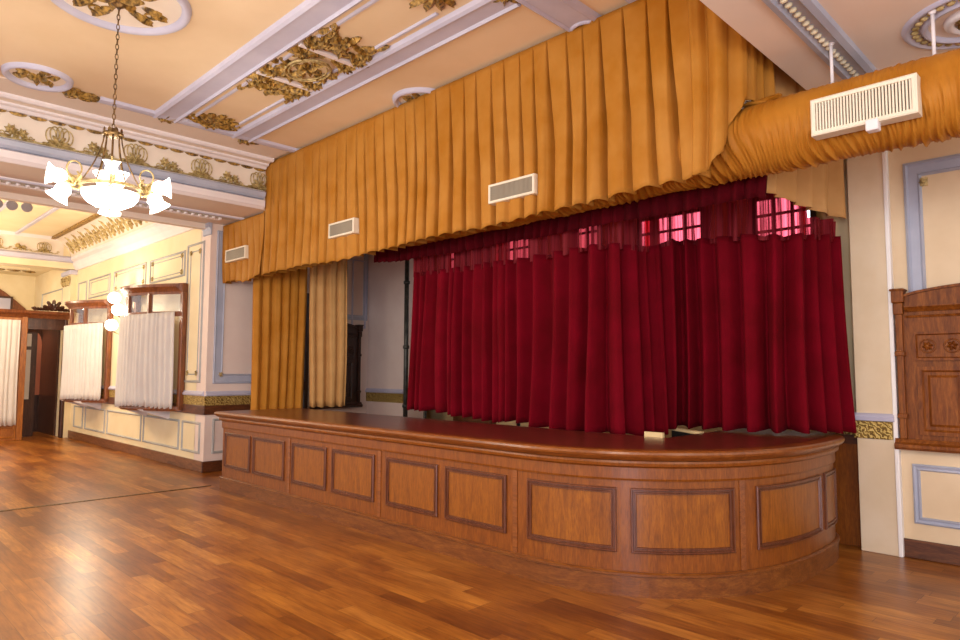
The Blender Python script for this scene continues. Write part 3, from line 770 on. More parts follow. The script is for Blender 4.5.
MB().sweep(ALL, [(-.05, .93), (.055, .93), (.075, .945), (.09, .96), (.095, .975), (.09, .99), (.075, 1.0), (-.05, 1.0)], FT).build('nosing', 'stage_nosing_wood', st, bevel=0)
# top slab: front outline minus 4 cm, back edge at y=5.0, right of x=-2.8 going back
poly = [FT(u, 0, -.04)[:2] for u in ALL if u > 0]
poly = [(-8.52, 5.0), (-8.52, 3.94)]+poly+[(-2.80, 6.56), (-2.80, 5.02)]
mb = MB(); n = len(poly)
vs = [(x, y, 1.0) for x, y in poly]+[(x, y, .95) for x, y in poly]
mb.add(vs, [tuple(range(n)), tuple(range(n, 2*n))[::-1]]+[(i, (i+1) % n, n+(i+1) % n, n+i) for i in range(n)])
me_top = mb.build('stage_top', 'stage_top_wood', st)
# rear boards, beige faces of the well behind the apron
mb = MB(); mb.box(-8.5, -2.80, 4.95, 5.0, 0, .95); mb.box(-2.85, -2.80, 5.0, 6.5, 0, .95); mb.build('rear_boards', 'backstage_paint', st)
# raised light board by the opening in the stage top
MB().box(-3.0, -2.83, 5.0, 5.03, .95, 1.04).build('well_edge_board', 'backstage_paint', st)
mb = MB(); mb.add([(-3.22, 5.86, 0), (-2.80, 5.62, 0), (-2.80, 5.66, 0), (-3.22, 5.90, 0), (-3.22, 5.86, .985), (-2.80, 5.62, .985), (-2.80, 5.66, .985), (-3.22, 5.90, .985)], [(0, 1, 2, 3), (4, 7, 6, 5), (0, 4, 5, 1), (1, 5, 6, 2), (2, 6, 7, 3), (3, 7, 4, 0)]); mb.build('well_shade_board', 'well_shade_dark', st)  # near-black board, its colour stands in for the shade inside the well
mb = MB(); mb.add([(-3.22, 5.85, .985), (-2.80, 5.61, .985), (-2.80, 5.67, .985), (-3.22, 5.91, .985), (-3.22, 5.85, 1.01), (-2.80, 5.61, 1.01), (-2.80, 5.67, 1.01), (-3.22, 5.91, 1.01)], [(0, 1, 2, 3), (4, 7, 6, 5), (0, 4, 5, 1), (1, 5, 6, 2), (2, 6, 7, 3), (3, 7, 4, 0)]); mb.build('well_edge_strip', 'backstage_paint', st)
SECT = [(0, 1.69), (1.69, 3.37), (3.37, 5.09), (5.09, 6.82), (6.82, UE)]
PANELS = [[(.07, .76), (.84, 1.585)], [(1.76, 2.455), (2.565, 3.29)], [(3.48, 4.20), (4.30, 5.00)], [(5.215, 5.92), (6.015, 6.75)], [(6.945, 7.86-.0), (7.955-0, 8.36)]]
ZP = (.292, .735)
PM = [(0, .0), (0, .014), (.006, .02), (.014, .02), (.018, .008), (.028, .008), (.031, .015), (.038, .015), (.042, .001)]
for (a, b), pans in zip(SECT, PANELS):
    mb = MB(); us = upath(a, b); nu = max(1, len(us))
    mb.sweep(us, [(-.05, .16), (0, .16), (0, .79), (-.05, .79)], FT)
    so = mb.build('front_section', 'stage_wood', st)
    for c, d in pans:
        nn = 1 if d < 5.1 else 16
        MB().frame(FT, c, d, ZP[0], ZP[1], PM, nn).build('panel_moulding', 'stage_moulding_wood', so)
        MB().mbox(FT, c+.038, d-.038, ZP[0]+.038, ZP[1]-.038, -.02, .004, nn).build('panel_field', 'stage_panel_wood', so)
for a in (1.69, 3.37, 5.09, 6.82):
    MB().sweep([a-.022, a+.022], [(0, .165), (.007, .165), (.007, .785), (0, .785)], FT).build('joint_strip', 'stage_nosing_wood', st)
MB().sweep([-U0_, -.0001], [(-.05, .16), (0, .16), (0, .79), (-.05, .79)], FT).build('end_board', 'stage_wood', st)
# corner nick: small post
MB().mbox(FT, 0.0, .02, .16, .79, 0, .004).build('corner_bead', 'stage_nosing_wood', st)

# ------------------------------------------------------------------ fabrics
def polyfn(pts):
    L = [0]
    for a, b in zip(pts, pts[1:]): L.append(L[-1]+math.dist(a, b))
    def f(s):
        i = 0
        while i < len(L)-2 and L[i+1] < s: i += 1
        t = (s-L[i])/(L[i+1]-L[i]); a, b = pts[i], pts[i+1]
        d = Vector((b[0]-a[0], b[1]-a[1])).normalized()
        return Vector((a[0]+(b[0]-a[0])*t, a[1]+(b[1]-a[1])*t)), Vector((d.y, -d.x))
    return f, L[-1]
def smooth_poly(pts, n=6):
    out = []
    P = [pts[0]]+list(pts)+[pts[-1]]
    for i in range(1, len(P)-2):
        for k in range(n):
            t = k/n; a, b, c, d = P[i-1], P[i], P[i+1], P[i+2]
            out.append(tuple(.5*((2*b[j])+(-a[j]+c[j])*t+(2*a[j]-5*b[j]+4*c[j]-d[j])*t*t+(-a[j]+3*b[j]-3*c[j]+d[j])*t**3) for j in (0, 1)))
    out.append(tuple(pts[-1])); return out
def pleats(total, wmin, wmax, seed):
    r = random.Random(seed); e = [0]
    while e[-1] < total: e.append(e[-1]+r.uniform(wmin, wmax))
    amp = [r.uniform(.7, 1.25) for _ in e]; ph = [r.uniform(-.3, .3) for _ in e]
    def f(s):
        i = 0
        while i < len(e)-2 and e[i+1] <= s: i += 1
        return i, (s-e[i])/(e[i+1]-e[i]), amp[i], ph[i]
    return f
def lerp_tab(tab, x):
    if x <= tab[0][0]: return tab[0][1]
    for (a, va), (b, vb) in zip(tab, tab[1:]):
        if x <= b: return va+(vb-va)*(x-a)/(b-a)
    return tab[-1][1]
def cloth(name, mat, pts, ztop, zbot, wmin, wmax, seed, A=.05, ns=None, nz=24, parent=None, wig=.02, hang=None, sharp=.55, sway=.02, topA=.35, push=None, solid=.006, flat=(), pinch=False):
    f, L = polyfn(pts); pf = pleats(L, wmin, wmax, seed); r = random.Random(seed+1)
    ph = [r.uniform(0, 6.28) for _ in range(6)]
    ns = ns or int(L/.012)
    vs = []
    for i in range(ns+1):
        s = L*i/ns; p, nrm = f(s); k, t, am, sh = pf(s)
        zt = ztop(p.x, s) if callable(ztop) else ztop; zb = zbot(p.x, s) if callable(zbot) else zbot
        for j in range(nz+1):
            q = j/nz; z = zt+(zb-zt)*q
            tt = min(1, max(0, t+sh*.35*q*math.sin(PI*t)))
            prof = math.sin(PI*tt)**sharp
            # at the hem folds turn rounder
            rnd_ = .5-.5*math.cos(2*PI*tt)
            prof = prof*(1-.5*q)+rnd_*.5*q+.10*math.sin(2*PI*tt*2+sh*9)*math.sin(PI*tt)
            amp = A*am*(topA+(1-topA)*q**.8)
            for fx in flat: amp *= 1-.62*math.exp(-((p.x-fx)/.36)**4)*min(1, max(0, (3.62-z)/.35))
            if pinch:
                g = .07+.34*min(1, q*1.6)**1.1
                if tt < g: prof = .5+.5*math.cos(2*PI*tt/g)
                else:
                    b_ = (tt-g)/(1-g)
                    prof = 1+(.10+.12*am)*q*math.sin(PI*b_)**.8+(.75*sh)*(b_-.5)*math.sin(PI*b_)
                amp = A*am*(min(1, q/.10)**.8)
                for fx in flat: amp *= 1-.6*math.exp(-((p.x-fx)/.33)**4)*min(1, max(0, (3.5-z)/.2))
                amp *= 1
            d = amp*(prof-(1 if pinch else .5))*2+sway*math.sin(s*1.7+ph[0]+q*1.3)*q+wig*.3*math.sin(s*9+ph[1]+q*5)*q
            lat = wig*math.sin(s*3.1+ph[2]+q*3)*q
            if push: d += push(p.x, s, z, q)
            zz = z+(.010*math.cos(2*PI*tt)+.006*math.sin(s*5+ph[3]))*(q**8)
            tn = Vector((-nrm.y, nrm.x))
            w_ = p+nrm*d+tn*lat
            vs.append((w_.x, w_.y, zz))
    m = nz+1
    fs = [(i*m+j, i*m+j+1, (i+1)*m+j+1, (i+1)*m+j) for i in range(ns) for j in range(nz)]
    return MB().add(vs, fs, True).build(name, mat, parent, solid=solid, offset=-1)

va = root('valance', (-5.5, 4.5, CZ), 'tall pleated gold fabric valance hanging from the ceiling across the stage', 'curtain')
cloth('left_fall', 'gold_satin', [(-10.06, 4.47), (-8.74, 4.47)], 3.77, lambda x, s: 2.86+.02*math.sin(s*6), .15, .23, 11, A=.06, pinch=True, parent=va, topA=.7, sharp=.4, flat=[-9.51])
def vhem(x, s): return lerp_tab([(-8.7, 2.86), (-5, 2.90), (-2.2, 2.95)], x)+.012*math.sin(s*2.3)+(.0 if x < -2.32 else 0)
def droop(x, s, z, q): return .03*math.exp(-((x+8.45)/.25)**2)*q
cloth('main_fall', 'gold_satin', [(-8.76, 4.47), (-2.20, 4.47)], lambda x, s: 4.47, vhem, .155, .225, 5, A=.075, pinch=True, parent=va, nz=30, topA=.55, push=droop, sharp=.4, ns=1500, flat=[-3.99, -6.72])
# right end: cloth lifted over the duct then falling behind it to the pier
tk = smooth_poly([(-2.28, 4.47), (-2.12, 4.475), (-2.02, 4.51), (-1.96, 4.66), (-1.95, 4.86), (-1.94, 5.12)])
def tuck_hem(x, s): return lerp_tab([(0, 2.95), (.14, 2.96), (.25, 3.08), (.36, 3.36), (.42, 3.49), (.55, 3.52), (.8, 3.50)], s)
cloth('lifted_end', 'gold_satin', tk, 4.47, tuck_hem, .13, .2, 21, A=.05, parent=va, nz=30, topA=.8)
tk2 = smooth_poly([(-2.0, 5.11), (-2.0, 5.3), (-1.93, 5.8), (-1.88, 6.3), (-1.85, 6.52)])
cloth('rear_fall', 'faded_gold_cloth', tk2, 4.47, lambda x, s: 2.93+.01*math.sin(s*4), .22, .36, 24, A=.05, parent=va, nz=24, topA=.7)

# duct with gathered cover
DY, DZ, DR = 4.82, 3.235, .258
du = root('air_duct', (-3, DY, DZ), 'fat horizontal air duct wrapped in gathered gold fabric above the stage', 'duct')
mb = MB(); mb.lathe((-10.0, DY, DZ), [(.0, 0), (DR-.03, 0), (DR-.03, 12.0), (0, 12.0)], 32, (1, 0, 0)); mb.build('duct_pipe', 'vent_paint', du)
def rows(x):
    return x
nx, na = 2600, 48; vs = []
x0d, x1d = -6.0, 2.0
def wr_(x, a):
    # gathered rings, slanting, stronger on the underside
    u = x+.05*math.sin(a+.6)+.02*math.sin(3*a+x*7)
    v1 = (1-abs(math.sin(u*44+1.6*math.sin(x*5.1)+.8*math.sin(a*2+x*3)))**.6)*(.6+.4*math.sin(x*9+a*2))
    v2 = (1-abs(math.sin(u*71+2.1*math.sin(x*2.3+a)+1.1))**.55)*(.6+.4*math.sin(x*5-a*3+1))
    v3 = (1-abs(math.sin(u*118+2.5*math.sin(x*1.7+a*1.3)))**.7)
    low = .35+.65*max(0, min(1, .5-.9*math.sin(a)))
    return (.024*v1+.018*v2+.008*v3)*low
for i in range(nx+1):
    x = x0d+(x1d-x0d)*i/nx
    for k in range(na):
        a = 2*PI*k/na
        r_ = DR-.012+wr_(x, a)+.006*math.sin(x*1.9+2*a)
        vs.append((x, DY+r_*math.cos(a), DZ+r_*math.sin(a)))
fs = [(i*na+k, i*na+(k+1) % na, (i+1)*na+(k+1) % na, (i+1)*na+k) for i in range(nx) for k in range(na)]
MB().add(vs, fs, True).build('gathered_cover', 'gold_duct_cloth', du)
# hem seam line of the cover and the knot where the valance is tied over it
mb = MB()
R4 = random.Random(5)
for k in range(7):
    pts_ = []
    for j in range(9):
        t = j/8; a = PI*.5+.15+.45*(k-3)/3*t+PI*.12*t
        pts_.append((-2.02+.30*t+.01*math.sin(j*2+k), DY+(DR+.015)*math.cos(a-.1*k), DZ+(DR+.015+.01*math.sin(j+k))*math.sin(a-.1*k)))
    mb.tube(pts_, [.014*math.sin(PI*(j+.6)/9.2)+.004 for j in range(9)], 6)
mb.build('tied_folds', 'gold_duct_cloth', du)

def vent(cx, cz, wd, ht, y, depth, label, nsl, big=False, group=None):
    o = root('air_vent', (cx, y, cz), label, 'air vent', group)
    Fm = py(y); u0, u1, v0, v1 = cx-wd/2, cx+wd/2, cz-ht/2, cz+ht/2; fr = .028 if big else .022
    mb = MB(); mb.frame(Fm, u0, u1, v0, v1, [(0, -depth), (0, 0), (fr*.3, .006), (fr, .004), (fr, -.03)])
    mb.build('vent_frame', 'vent_paint', o)
    MB().mbox(Fm, u0+.002, u1-.002, v0+.002, v1-.002, -depth, -.032).build('backing', 'vent_dark', o)
    mb = MB()
    for k in range(nsl):
        x = u0+fr+(wd-2*fr)*(k+.5)/nsl; h = (wd-2*fr)/nsl*.28
        mb.mbox(Fm, x-h, x+h, v0+fr, v1-fr, -.03, -.004)
    mb.build('slats', 'vent_paint' if big else 'vent_slat', o)
    if big:
        MB().mbox(Fm, cx+.02, cx+.09, v0-.05, v0+.02, -.05, .02).build('damper_knob', 'white_trim_paint', o, bevel=.008)
    return o
vent(-1.145, 3.18, .59, .24, 4.49, .10, 'large white slatted vent on the bare stretch of gold duct', 30, True)
vent(-3.99, 3.19, .56, .18, 4.42, .15, 'small slatted vent in the middle of the gold valance', 34)
vent(-6.72, 3.235, .53, .18, 4.42, .15, 'small slatted vent on the valance above the gold side curtains', 32)
vent(-9.51, 3.26, .65, .19, 4.42, .15, 'small slatted vent at the far left end of the valance', 32)
for x, lab in ((-1.40, 'thin white hanger rod between beaded ceiling strip and duct'), (-.815, 'thin white hanger rod beside the round medallion')):
    mb = MB(); mb.tube([(x, DY, 3.80), (x, DY, 3.49)], .011, 8); mb.lathe((x, DY, 3.77), [(.0, .03), (.025, .028), (.025, .015), (.012, 0)], 12)
    tag(mb.build('hanger_rod', 'white_trim_paint'), lab, 'rod')

# red curtains
def red_hem(x, s=0): return lerp_tab([(-6.3, 1.08), (-5.9, 1.07), (-5.5, 1.04), (-5.1, 1.03), (-4.86, 1.005), (-4.6, 1.03), (-4.3, 1.0), (-3.95, .97), (-3.6, .98), (-3.3, .965), (-3.2, 1.01), (-2.85, 1.02), (-2.6, 1.025), (-1.8, 1.03)], x)
def red_bt(x): return lerp_tab([(-6.3, 2.74), (-4.5, 2.71), (-3.32, 2.72), (-3.2, 2.82), (-2.5, 2.78), (-2.2, 2.74), (-1.9, 2.76)], x)
RP = smooth_poly([(-6.30, 5.22), (-5.6, 5.24), (-4.9, 5.2), (-4.2, 5.17), (-3.75, 5.14), (-3.46, 5.17), (-3.34, 5.36), (-3.27, 5.72), (-3.08, 5.93), (-2.7, 5.93), (-2.35, 5.93), (-2.12, 6.04), (-2.0, 6.2), (-1.91, 6.48)], 8)
def cut(pts, xa, xb): return [p for p in pts if xa-1e-6 <= p[0] <= xb+1e-6]
for (xa, xb, lab, sd) in ((-6.31, -4.70, 'left crimson velvet stage curtain beside the iron pole', 31), (-4.99, -3.26, 'middle crimson velvet stage curtain, the widest of three', 37), (-3.30, -1.9, 'right crimson velvet stage curtain ending at the pier', 43)):
    seg = cut(RP, xa, xb)
    rt = root('stage_curtain', (seg[len(seg)//2][0], seg[len(seg)//2][1], 1.0), lab, 'curtain')
    cloth('velvet_drop', 'red_velvet', seg, lambda x, s: red_bt(x), red_hem, .09, .30, sd, A=.10, parent=rt, nz=26, wig=.018, sharp=1.3, topA=.6, sway=.04)
    cloth('sheer_heading', 'sheer_red', seg, lambda x, s: 3.30 if x < -2.03 else 2.90, lambda x, s: red_bt(x)-.05, .09, .27, sd, A=.06, parent=rt, nz=5, wig=.0, sharp=.9, topA=1, sway=0, solid=0)
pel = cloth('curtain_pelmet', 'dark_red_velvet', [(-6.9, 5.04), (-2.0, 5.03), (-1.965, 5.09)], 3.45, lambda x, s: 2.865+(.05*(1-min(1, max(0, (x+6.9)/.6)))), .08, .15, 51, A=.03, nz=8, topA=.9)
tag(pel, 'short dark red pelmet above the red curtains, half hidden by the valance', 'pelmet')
# gold side curtains
o = cloth('side_curtain', 'gold_side_cloth', [(-9.38, 4.66), (-9.16, 5.42)], 3.5, .35, .10, .17, 61, A=.045, wig=.03, topA=.8)
tag(o, 'deep gold side curtain next to the pale wall panel', 'curtain')
o = cloth('side_curtain', 'faded_gold_cloth', [(-8.78, 5.26), (-8.50, 5.72)], 3.5, 1.0, .09, .16, 67, A=.045, wig=.03, topA=.8)
tag(o, 'faded gold side curtain next to the dark wall cabinet', 'curtain')

# pole and posts behind the curtains
mb = MB(); mb.tube([(-8.03, 6.5, 0), (-8.03, 6.5, 3.45)], .035, 10); mb.lathe((-8.03, 6.5, 0), [(0, .03), (.12, .03), (.14, .0), (0, 0)], 16)
for z in (1.0, 1.9, 2.9): mb.lathe((-8.03, 6.5, z), [(.035, -.03), (.05, -.02), (.05, .02), (.035, .03)], 12)
tag(mb.build('iron_pole', 'dark_iron'), 'dark iron pole standing between the rear pier and the red curtains', 'pole')
for x, y_, nm in ((-6.7, 5.75, 'leftmost'), (-5.07, 5.75, 'middle'), (-4.45, 5.75, 'rightmost')):
    mb = MB(); mb.tube([(x, y_, 0), (x, y_, 1.25)], .022, 8); mb.lathe((x, y_, 0), [(0, .02), (.1, .02), (.11, 0), (0, 0)], 12)
    tag(mb.build('metal_post', 'dark_iron'), 'dark metal post showing under the red curtain hem, %s of the three' % nm, 'post')

# ------------------------------------------------------------------ wall cabinets
def cabinet(Fm, u0, u1, z0, z1, mat, base_loc, label, post_left=True, post_right=True):
    o = root('wall_cabinet', base_loc, label, 'wall cabinet')
    H = z1-z0; zc = z0+H*.93
    MB().mbox(Fm, u0+.03, u1-.03, z0+.04, zc-.06, 0, .06).build('carcass', mat, o)
    # arched pediment
    mb = MB(); n = 16; mid = (u0+u1)/2; vs = []
    for i in range(n+1):
        u = u0+.09+(u1-u0-.18)*i/n; h = zc-.02+.07*math.sin(PI*i/n)**.7
        vs += [Fm(u, zc-.10, .02), Fm(u, h, .02), Fm(u, h, .075), Fm(u, zc-.10, .075)]
    fs = [(4*i+k, 4*i+(k+1) % 4, 4*i+4+(k+1) % 4, 4*i+4+k) for i in range(n) for k in range(4)]
    mb.add(vs, fs+[(0, 1, 2, 3), (4*n, 4*n+1, 4*n+2, 4*n+3)]); mb.build('pediment', mat, o)
    mb = MB()
    for i in range(n):
        ua = u0+.09+(u1-u0-.18)*i/n; ub = u0+.09+(u1-u0-.18)*(i+1)/n
        ha = zc-.02+.07*math.sin(PI*i/n)**.7; hb = zc-.02+.07*math.sin(PI*(i+1)/n)**.7
        mb.add([Fm(ua, ha-.0, .02), Fm(ub, hb, .02), Fm(ub, hb, .10), Fm(ua, ha, .10), Fm(ua, ha+.02, .02), Fm(ub, hb+.02, .02), Fm(ub, hb+.02, .10), Fm(ua, ha+.02, .10)],
               [(0, 1, 2, 3), (4, 7, 6, 5), (3, 2, 6, 7)])
    mb.build('pediment_cap', mat, o)
    mb = MB(); mb.sweep([u0+.09, u1-.09], [(0, zc-.15), (.075, zc-.15), (.09, zc-.13), (.11, zc-.11), (.11, zc-.10), (0, zc-.10)], Fm); mb.sweep([u0+.09, u1-.09], [(.0, zc-.20), (.07, zc-.20), (.08, zc-.18), (0, zc-.17)], Fm)
    mb.build('cornice', mat, o)
    for k, (a, on) in enumerate(((u0, post_left), (u1-.09, post_right))):
        if not on: continue
        mb = MB(); mb.mbox(Fm, a+.02, a+.07, z0+.09, zc-.06, 0, .095)
        mb.mbox(Fm, a+.01, a+.08, zc-.52, zc-.48, 0, .105); mb.mbox(Fm, a+.01, a+.08, z0+.26, z0+.30, 0, .105)
        po = mb.build('corner_post', mat, o, bevel=.006)
        mb = MB(); mb.mbox(Fm, a, a+.09, zc-.07, zc+.05, 0, .12); mb.mbox(Fm, a-.01, a+.10, zc+.03, zc+.05, 0, .13); mb.mbox(Fm, a+.01, a+.08, zc-.17, zc-.07, 0, .11)
        mb.build('carved_block', mat, po, bevel=.008)
    # carved rail with rosettes
    mb = MB(); zt = zc-.32; zb = zc-.56; mb.frame(Fm, u0+.14, u1-.14, zb, zt, [(0, .06), (0, .085), (.02, .085), (.03, .066)], fill=True); mb.build('carved_rail', mat, o)
    mb = MB(); x = u0+.24
    Fr = lambda u, v, n: Fm(u, v, n+.066)
    while x < u1-.2:
        rosette(mb, Fr, x, (zt+zb)/2, .045, .012, 6); ring(mb, Fr, x, (zt+zb)/2, .055, .055, .006, .004, 18); x += .17
    mb.build('rosettes', mat, o)
    # lower raised panels
    n = max(2, int((u1-u0-.28)/.34)); wd = (u1-u0-.28)/n
    for k in range(n):
        a = u0+.14+wd*k
        MB().frame(Fm, a+.02, a+wd-.02, z0+.13, zb-.05, [(0, .06), (0, .082), (.03, .082), (.045, .064), (.07, .064), (.09, .078)], fill=True).build('raised_panel', mat, o)
    mb = MB(); mb.sweep([u0-.02, u1+.02], [(0, z0), (.10, z0), (.12, z0+.02), (.12, z0+.045), (.09, z0+.06), (.075, z0+.09), (0, z0+.09)], Fm); mb.build('base_sill', mat, o)
    return o
cabinet(FR, -1.49, -.02, .90, 2.30, 'cabinet_wood', (-.7, 6.6, .9), 'carved brown wooden wall cabinet on the cream wall at the right edge', True, True)
cabinet(FS, 6.12, 7.08, .88, 2.42, 'dark_cabinet_wood', (-10.1, 6.6, .88), 'dark carved wooden wall cabinet on the stage side wall between curtain and pier', True, True)

# ------------------------------------------------------------------ booths on the side wall
def booth(xr, wid, bul, label, lab2):
    """bow fronted glazed box on the wall, right end at xr"""
    xl = xr-wid; n = 24
    def P(u, v, nn):        # u 0..1 along the bow
        x = xl+wid*u; y = YW-.06-bul*math.sin(PI*u)
        dy = -bul*PI*math.cos(PI*u)/wid; l = math.hypot(1, dy)
        return (x-(-dy)*nn/l*(-1)*-1*-1, y-nn/l, v)
    us = [i/n for i in range(n+1)]
    o = root('booth_window', ((xl+xr)/2, YW, .93), label, 'bay window')
    def sw(prof, name, mat): return MB().sweep(us, prof, P).build(name, mat, o)
    sw([(-.04, 2.76), (.02, 2.76), (.03, 2.80), (.08, 2.85), (.12, 2.88), (.12, 2.92), (.0, 2.94), (-.04, 2.94)], 'cornice', 'booth_wood')
    sw([(-.03, .88), (.03, .88), (.06, .91), (.05, .95), (-.03, .96)], 'sill', 'booth_wood')
    sw([(-.03, 2.40), (.03, 2.40), (.03, 2.48), (-.03, 2.48)], 'transom', 'booth_wood')
    for u in (.0, .25, .5, .75, 1.0):
        x, y, _ = P(u, 0, 0); h = .055 if u in (0, 1) else .035
        MB().box(x-h, x+h, y-.03, y+.04, .95, 2.78).build('mullion', 'booth_wood', o, bevel=.006)
    for x in (xl, xr):
        MB().box(x-.03, x+.03, YW-.08, YW, .9, 2.93).build('side_jamb', 'booth_wood', o)
    MB().sweep(us, [(-.004, 2.48), (.004, 2.48), (.004, 2.77), (-.004, 2.77)], P).build('transom_glass', 'clear_glass', o)
    # deck and roof closing the box to the wall
    for z, nm, mt in ((.90, 'floor_board', 'booth_wood'),):
        vs = [P(u, z, 0) for u in us]+[(xr, YW, z), (xl, YW, z)]; vs2 = [(a, b, c+.03) for a, b, c in vs]; k = len(vs)
        MB().add(vs+vs2, [tuple(range(k))[::-1], tuple(range(k, 2*k))]+[(i, (i+1) % k, k+(i+1) % k, k+i) for i in range(k)]).build(nm, mt, o)
    # bracket
    mb = MB(); x = (xl+xr)/2
    for dx in (-.5, .5): mb.add([(x+dx-.03, YW, .90), (x+dx+.03, YW, .90), (x+dx+.03, YW-.5, .90), (x+dx-.03, YW-.5, .90), (x+dx-.03, YW, .72), (x+dx+.03, YW, .72)], [(0, 1, 2, 3), (3, 2, 5, 4), (0, 3, 4), (1, 5, 2), (0, 4, 5, 1)])
    mb.build('bracket', 'white_trim_paint', o)
    # curtain: own thing hanging on the bow
    pts_ = [P(u*.985+.004, 0, .09)[:2] for u in us]
    c = cloth('booth_curtain', 'white_booth_cloth', pts_, lambda x_, s: 2.47-.04*math.sin(PI*min(1, s/wid)), lambda x_, s: .94+.015*math.sin(s*5), .06, .11, int(-xr*10), A=.018, nz=14, topA=.8, sway=.01, wig=.02)
    tag(c, lab2, 'curtain')
booth(-10.93, 2.15, .46, 'bow fronted wooden booth window nearest the stage, with glazed transom', 'white gathered curtain on the booth window nearest the stage')
booth(-14.62, 2.0, .42, 'bow fronted wooden booth window left of the wall lamp', 'white gathered curtain on the booth window left of the wall lamp')

# sconce between the booths
sc_ = root('wall_sconce', (-13.4, YW, 2.6), 'glowing three globe brass wall lamp between the two booths', 'wall lamp')
mb = MB(); mb.lathe((-13.4, YW-.02, 2.6), [(0, 0), (.1, 0), (.09, .04), (.03, .06)], 16, (0, -1, 0)); 
GL = [(-13.45, 3.97, 2.86), (-13.15, 3.95, 2.62), (-13.55, 3.97, 2.36)]
for g in GL: mb.tube([(-13.4, YW-.05, 2.6), ((-13.4+g[0])/2, YW-.2, g[2]-.18), (g[0], g[1], g[2]-.1)], .014, 8)
mb.build('bracket_arms', 'old_bronze', sc_)
for g in GL:
    MB().ball(g, .11, 14).build('glass_globe', 'lit_glass', sc_)
point('sconce_light', (-13.4, YW-.7, 2.6), 75, (1, .86, .66), .1)

# mirror panel glowing above the booth cornice
# ------------------------------------------------------------------ portal at the far end
X0 = -17.35; FX = px(X0)
po = root('entrance_portal', (X0, 3.85, 0), 'dark wooden doorway with carved crest at the far end of the side hall', 'doorway')
mb = MB(); mb.mbox(FX, 3.29, 3.40, 0, 2.72, -.15, .05); mb.build('door_post', 'portal_wood', po, bevel=.01)
mb = MB(); mb.mbox(FX, 4.12, 4.22, 0, 2.72, -.15, .03); mb.build('door_post', 'dark_portal_wood', po, bevel=.01)
mb = MB(); mb.sweep([1.9, 4.25], [(-.15, 2.66), (.04, 2.66), (.08, 2.72), (.14, 2.76), (.16, 2.82), (-.15, 2.84)], FX); mb.build('cornice', 'booth_wood', po)
mb = MB(); Fx = lambda u, v, n: FX(u, v, n+.1)
for d in (-1.2, -.6, 0, .6, 1.2): leaf(mb, Fx, 3.86, 2.86, PI/2+d, .24, .14, .04)
for sg in (-1, 1):
    for k in range(3): leaf(mb, Fx, 3.86+sg*(.08+.1*k), 2.85, (0 if sg > 0 else PI)+.25*sg, .16, .09, .03)
    spiral(mb, Fx, 3.86+sg*.36, 2.88, .05, 1.2, .014, sg)
mb.build('carved_crest', 'dark_portal_wood', po)
mb = MB(); mb.mbox(FX, 3.40, 4.12, 2.42, 2.66, -.1, .0); mb.build('door_head', 'dark_portal_wood', po)
# far lit passage
wv_ = struct(MB().box(-19.6, -19.5, 2.6, YW, 0, 2.7), 'wall_passage', 'dark_portal_wood', 'dark panelling seen through the far doorway')
il = root('inner_door', (-17.9, 3.75, 0), 'inner door leaf with a narrow white curtain seen through the far doorway', 'door')
mb = MB(); mb.box(-18.25, -18.2, 3.2, 3.78, 0, 2.55); mb.build('door_leaf', 'dark_portal_wood', il)
mb = MB(); mb.box(-18.2, -18.17, 3.3, 3.66, .85, 1.98); mb.box(-18.2, -18.17, 3.3, 3.66, 2.06, 2.35); mb.build('door_curtain', 'white_booth_cloth', il)
mb = MB(); n = 12; vs = [(-19.49, 3.86, .9), (-19.49, 4.14, .9)]+[(-19.49, 4.0+.14*math.cos(PI*k/n), 2.15+.3*math.sin(PI*k/n)) for k in range(n+1)]
mb.add(vs+[(x-.0+.02, y, z) for x, y, z in vs], [tuple(range(len(vs)))[::-1], tuple(range(len(vs), 2*len(vs)))]+[(i, (i+1) % len(vs), len(vs)+(i+1) % len(vs), len(vs)+i) for i in range(len(vs))])
mb.build('lit_arch_panel', 'lit_opening_pink', wv_)  # flat pink panel, the glow of a lit arched opening put into its colour
mb = MB().box(-19.5, -17.96, YW-.16, YW-.02, 0, 2.66); mb.build('side_lining', 'dark_portal_wood', wv_)
# screen with curtain left of it
sr = po
mb = MB(); mb.mbox(FX, 1.9, 3.29, 0, .36, -.02, .03); mb.build('kick_panel', 'portal_wood', sr, bevel=.01)
MB().frame(px(X0+.03), 1.95, 3.25, .06, .30, LINE).build('kick_moulding', 'portal_wood', sr)
mb = MB(); mb.mbox(FX, 1.9, 3.29, 2.52, 2.66, -.02, .03); mb.build('head_rail', 'portal_wood', sr, bevel=.01)
c = cloth('screen_curtain', 'white_booth_cloth', [(X0+.08, 1.9), (X0+.08, 3.26)], 2.60, .34, .07, .12, 77, A=.02, nz=12)
tag(c, 'white gathered curtain on the wooden screen at the left edge', 'curtain')
# arched door transom on the far end wall
FE = px(-21.3)
ar = struct(MB().mbox(FE, 1.3, 4.25, 0, 3.0, 0, .06), 'door_2', 'booth_wood', 'brown arched doorway on the far end wall')
mb = MB(); n = 14; vs = []
for i in range(n+1):
    u = 1.3+2.95*i/n; h = 3.0+.5*math.sin(PI*min(1, (.12+.88*i/n if i < n/2 else 1-(i/n-.0)*.88+.0)))
    vs += [FE(u, 2.98, 0), FE(u, 3.0+.9*math.sin(PI*i/n), 0), FE(u, 3.0+.9*math.sin(PI*i/n), .08), FE(u, 2.98, .08)]
mb.add(vs, [(4*i+k, 4*i+(k+1) % 4, 4*i+4+(k+1) % 4, 4*i+4+k) for i in range(n) for k in range(4)]); mb.build('arch', 'booth_wood', ar)
MB().mbox(FE, 3.05, 3.75, 2.45, 3.40, .085, .1).build('transom_glass', 'lilac_trim_paint', ar)
MB().frame(FE, 3.0, 3.8, 2.4, 3.45, [(0, .08), (0, .12), (.05, .12), (.05, .09)]).build('transom_frame', 'dark_portal_wood', ar)

